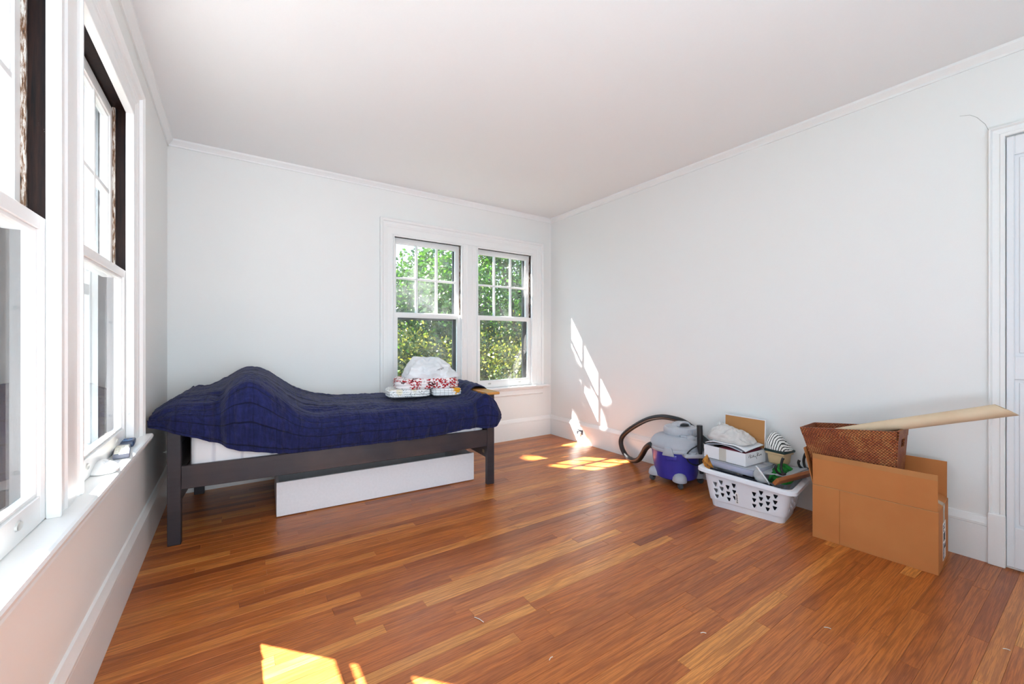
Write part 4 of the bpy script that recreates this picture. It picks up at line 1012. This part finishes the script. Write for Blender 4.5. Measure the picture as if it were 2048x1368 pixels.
for i in range(2):
    b = MB(); b.box(-.016+i*.018, -.004+i*.018, .012, .030, .024, .027, bev=.001); b.build('key', M['key_blue'], rc2)
n = NM('wrapper_white', '#f6f6f4', .35, spec=.5); f = n.noise(n.coord(), 30, 5, .6, .5); n.bump(f, .6, .006); M['wrapper'] = n.m
o = bag_blob('white_wrapper', 'crumpled white plastic wrapper in the sun on the window stool', (-.404, 2.125, SZ), R(14), .085, .185, lambda x, y: .030-.02*abs(x), M['wrapper'], .005, 71, nseg=48, N=16); o['category'] = 'wrapper'

# outlet in the right baseboard, wall nail, litter on the floor
plain('outlet_white', '#dcdad6', .5); plain('outlet_dark', '#2a2a30', .6)
ol = empty('wall_outlet', (XR-.019, 3.522, .085), 0, 'broken white outlet with a dark hole in the right baseboard by the corner', 'outlet')
b = MB(); b.box(-.006, 0, -.052, .052, -.065, .010, bev=.002); b.build('lower_plate', M['outlet_white'], ol)
b = MB(); b.box(-.004, 0, -.052, .052, .010, .065, bev=.0015); b.build('hole_shade', M['outlet_dark'], ol)  # dark slab standing in for the shade inside the uncovered box
b = MB(); b.lathe([(0, 0), (.021, 0), (.021, .010), (.018, .013), (0, .013)], 24, TR(-.003, -.008, .022, 0, 0, R(-90))); b.build('receptacle', M['outlet_white'], ol, smooth=40)
b = MB(); b.tube([(-.004, .040, .050), (-.012, .026, .054), (-.008, .010, .048)], .004, 6, sub=4); b.build('loose_wire', M['outlet_white'], ol, smooth=180)
b = MB(); b.lathe([(0, 0), (.004, 0), (.004, .010), (.012, .012), (.011, .017), (0, .019)], 14, TR(XL, 3.868, .374, 0, 0, R(90))); tag(b.build('wall_nail', M['outlet_white'], smooth=40), 'white knob on the left wall under the quilt corner', 'nail')
plain('scrap', '#e2e0d8', .7)
for k, (x, y_, L, a, lab) in enumerate(((.859, 1.523, .052, -70, 'thin pale splinter on the floor in front of the drawer, longest of the litter'), (2.018, .680, .024, -55, 'pale scrap on the floor below the left end of the cardboard box'), (2.444, .251, .020, -60, 'pale scrap on the floor nearest the bottom right corner of the photo'),
        (1.569, .948, .022, -35, 'small pale scrap on the floor in the middle between drawer and box'), (.975, 1.188, .022, 20, 'small pale scrap on the floor right of the sun patch'))):
    b = MB(); b.tube([(-L/2, 0, .0022), (0, .002, .0032), (L/2, -.001, .0022)], [.0014, .0022, .0014], 6, sub=3)
    o = b.build('floor_scrap', M['scrap'], smooth=60); o.location = (x, y_, 0); o.rotation_euler = (0, 0, R(a)); tag(o, lab, 'litter', 'litter on the floor')

# ------------------------------------------------------------------ outside: lawn, trees, neighbouring house
def out_mats():
    n = NM('lawn', '#3f5a2a', .9); f = n.noise(n.coord(), 3, 5); n.color(n.mix(f, '#2f4420', '#4f6a34')); M['lawn'] = n.m
    n = NM('bark', '#4b4035', .9); f = n.noise(n.coord(scale=(8, 8, 1.5)), 3, 5); n.color(n.mix(f, '#332b24', '#6a5b4c')).bump(f, .6, .03); M['bark'] = n.m
    for key, a, c in (('leaf_green', '#1a3d0c', '#487219'), ('leaf_yellow', '#395710', '#8a8426')):
        m = bpy.data.materials.new(key); m.use_nodes = True; t = m.node_tree; t.nodes.clear(); N = lambda k: t.nodes.new('ShaderNode'+k)
        o = N('OutputMaterial'); g = N('NewGeometry'); r = N('ValToRGB'); d = N('BsdfDiffuse'); tl = N('BsdfTranslucent'); gl = N('BsdfGlossy'); mx = N('MixShader'); mg = N('MixShader')
        r.color_ramp.elements[0].color = lin(a); r.color_ramp.elements[1].color = lin(c)
        t.links.new(g.outputs['Random Per Island'], r.inputs[0]); t.links.new(r.outputs[0], d.inputs[0]); t.links.new(r.outputs[0], tl.inputs[0])
        mx.inputs[0].default_value = .45; mg.inputs[0].default_value = .05; gl.inputs['Roughness'].default_value = .35
        t.links.new(d.outputs[0], mx.inputs[1]); t.links.new(tl.outputs[0], mx.inputs[2]); t.links.new(mx.outputs[0], mg.inputs[1]); t.links.new(gl.outputs[0], mg.inputs[2]); t.links.new(mg.outputs[0], o.inputs[0]); M[key] = m
out_mats()
GZ = -3.0
b = MB(); b.box(-30, 30, YB+.4, 45, GZ-.1, GZ); tag(b.build('lawn', M['lawn']), 'green lawn outside below the back windows', kind='structure')
plain('ground_grey', '#3a3b3d', .9); b = MB(); b.box(-30, XL-.3, -20, YB+.4, GZ-.1, GZ+.005); tag(b.build('ground', M['ground_grey']), 'grey driveway added unseen below the left windows', kind='structure')  # unseen ground, made grey to keep green lawn bounce off the ceiling

nr = np.random.RandomState(3)
def leaf_mesh(name, P, size, m, parent, upbias=.6):
    n = len(P); s = size*nr.uniform(.65, 1.25, (n, 1))
    nn = nr.normal(size=(n, 3)); nn[:, 2] += upbias*np.sign(nr.uniform(-.3, 1, n)); nn /= np.linalg.norm(nn, axis=1, keepdims=True)
    t = np.cross(nn, nr.normal(size=(n, 3))); t /= np.linalg.norm(t, axis=1, keepdims=True); q = np.cross(nn, t)
    k = [(-.5, 0), (-.1, -.34), (.5, 0), (-.1, .34)]
    V = np.stack([P + s*(a*t + c*q) + (s*.10*nn if c else 0) for a, c in k], 1).reshape(-1, 3)
    me = bpy.data.meshes.new(name); me.vertices.add(4*n); me.vertices.foreach_set('co', V.astype('f').ravel())
    me.loops.add(4*n); me.loops.foreach_set('vertex_index', np.arange(4*n, dtype='i')); me.polygons.add(n)
    me.polygons.foreach_set('loop_start', np.arange(0, 4*n, 4, dtype='i')); me.update(calc_edges=True); me.materials.append(m)
    o = bpy.data.objects.new(name, me); C.objects.link(o); o.parent = parent; o['kind'] = 'stuff'; return o

# small gaps in the canopy let these spots of sun through: (centre on wall or floor, radius)
GAPS = [((2.86, 2.86, 0), .20), ((2.62, 2.93, 0), .07), ((3.02, 2.72, 0), .12), ((XR, 3.68, 1.30), .075), ((XR, 3.61, 1.17), .05), ((XR, 3.52, 1.07), .045), ((XR, 3.43, .98), .04), ((XR, 3.30, .86), .05), ((XR, 3.22, .72), .05), ((XR, 3.40, .50), .025), ((XR, 3.28, .40), .03), ((XR, 3.62, .10), .05), ((3.22, 3.50, 0), .07), ((2.50, 3.32, 0), .04)]
sd_ = np.array(SUNDIR)
def blocked_filter(P, pad):
    """keep the leaves whose shadow misses the gaps"""
    keep = np.ones(len(P), bool)
    for c, r in GAPS:
        d = P-np.array(c); along = d @ sd_; perp = np.linalg.norm(d-along[:, None]*sd_, axis=1); keep &= perp > r+pad
    # the left windows see the sun clear of the trees
    for y in np.linspace(.7, 2.8, 8):
        for z in (.75, 1.2, 1.65, 2.1):
            d = P-np.array((XL, y, z)); along = d @ sd_; perp = np.linalg.norm(d-along[:, None]*sd_, axis=1); keep &= perp > .42
    return keep
def crown(cent, rad, n, clusters, spread, seed):
    r = np.random.RandomState(seed); u = r.normal(size=(clusters, 3)); u /= np.linalg.norm(u, axis=1, keepdims=True)
    cc = np.array(cent)+u*np.array(rad)*r.uniform(.25, 1, (clusters, 1))**(1/2.2)
    k = r.randint(0, clusters, n); return cc[k]+r.normal(size=(n, 3))*spread*r.uniform(.5, 1.2, (n, 1))
def tree(name, label, base, cent, rad, n, clusters, spread, size, m, seed, r0=.14, extra=None, gap=True):
    root = empty(name, base, 0, label, 'tree', 'trees outside the back windows'); inv = -Vector(base)
    b = MB(); bx, by, bz = base; cx_, cy_, cz_ = cent; rr = random.Random(seed)
    top = Vector((cx_, cy_, cz_+rad[2]*.55))-Vector(base); mid = top*.5+Vector((rr.uniform(-.3, .3), rr.uniform(-.2, .2), 0))
    b.tube([(0, 0, 0), mid*.5, mid, (mid+top)/2, top], [r0*1.2, r0, r0*.75, r0*.5, r0*.2], 8, sub=3); tr = b.build('trunk', M['bark'], root, smooth=180)
    for k in range(7):
        b = MB(); s = mid.lerp(top, rr.uniform(-.3, .85)); a = rr.uniform(0, 6.28)
        e = Vector((cx_, cy_, cz_))-Vector(base)+Vector((rad[0]*math.cos(a)*.75, rad[1]*math.sin(a)*.75, rad[2]*rr.uniform(-.5, .7)))
        b.tube([s, s.lerp(e, .45)+Vector((0, 0, .12)), e], [r0*.35, r0*.22, r0*.07], 6, sub=4); b.build('branch', M['bark'], tr, smooth=180)
    P = crown(cent, rad, n, clusters, spread, seed)
    if extra is not None: P = np.vstack([P, extra])
    P = P[blocked_filter(P, size*.55)]
    P = P[P[:, 1] > YB+.75]
    P = P-np.array(base)
    leaf_mesh('foliage', P, size, m, root)
    return root
tree('maple_tree', 'green maple standing behind the left back window', (2.7, 9.4, GZ), (2.9, 8.6, .3), (1.9, 1.3, 2.6), 27000, 330, .24, .095, M['leaf_green'], 21)
tree('maple_tree', 'green maple standing behind the right back window', (6.2, 9.0, GZ), (5.6, 8.6, 1.5), (2.1, 1.4, 3.2), 29000, 350, .24, .095, M['leaf_green'], 22)
tree('young_tree', 'yellow green young tree low behind the right back window', (4.6, 7.2, GZ), (4.7, 7.1, .1), (1.6, .9, 1.5), 15000, 230, .19, .07, M['leaf_yellow'], 23, .05)
tree('young_tree', 'yellow green young tree low behind the left back window', (2.9, 7.6, GZ), (2.9, 7.4, -.2), (1.2, .8, 1.5), 10000, 190, .19, .07, M['leaf_yellow'], 24, .05)
for k, x in enumerate((2.3, 7.2, 12.2)):
    tree('far_tree', ('dense far tree behind the left back window, beyond the maple', 'dense far tree between the two maples, behind them', 'dense far tree at the right end, beyond the right maple')[k], (x, 15+k % 2, GZ), (x, 15+k % 2, .6+.7*(k > 0)), (2.5, 2.0, 3.6), 20000, 260, .40, .20, M['leaf_green'], 30+k)
# overhanging canopy that shades the back windows
r = np.random.RandomState(8); ex = []
for _ in range(5200):
    u = r.uniform(1.15, 3.2); z = r.uniform(.45, 2.45); t = r.uniform(4.6, 9.5)
    ex.append(np.array((u, YB, z))+sd_*t+r.normal(size=3)*.12)
ex = np.array(ex)
tree('shade_tree', 'tall shade tree behind the back wall between the window pairs', (.35, 10.6, GZ), (-1.3, 9.0, 7.4), (2.2, 1.8, 1.8), 6000, 160, .3, .17, M['leaf_green'], 25, .2, ex)

plain('house_sage', '#7fa39a', .8, nscale=8); plain('house_teal', '#14505c', .8, nscale=20); plain('house_white', '#eef0ee', .6)
hs = empty('neighbour_house', (-4.5, 9.0, GZ), 0, 'pale green neighbouring house with a teal roof seen through the left windows', 'house')
b = MB(); b.box(-4, 3.0, .02, 4.5, 0, 4.35); b.build('wall', M['house_sage'], hs)
for k in range(28):
    b = MB(); b.box(-4, 3.0, -.012, .03, .1+k*.15, .248+k*.15, TR(0, 0, 0)); b.build('clapboard', M['house_sage'], hs)
b = MB(); b.box(-4.1, 3.1, -.14, .0, 4.33, 4.45, bev=.02); b.build('gutter', M['house_white'], hs)
b = MB(); b.prism([(-.2, 4.42), (2.6, 5.3), (5.2, 4.42)], lambda y, z: Vector((-4.15, y, z)), lambda y, z: Vector((3.15, y, z))); b.build('roof', M['house_teal'], hs)
b = MB(); b.box(2.9, 3.04, -.03, .10, 0, 4.33); b.build('corner_board', M['house_white'], hs)
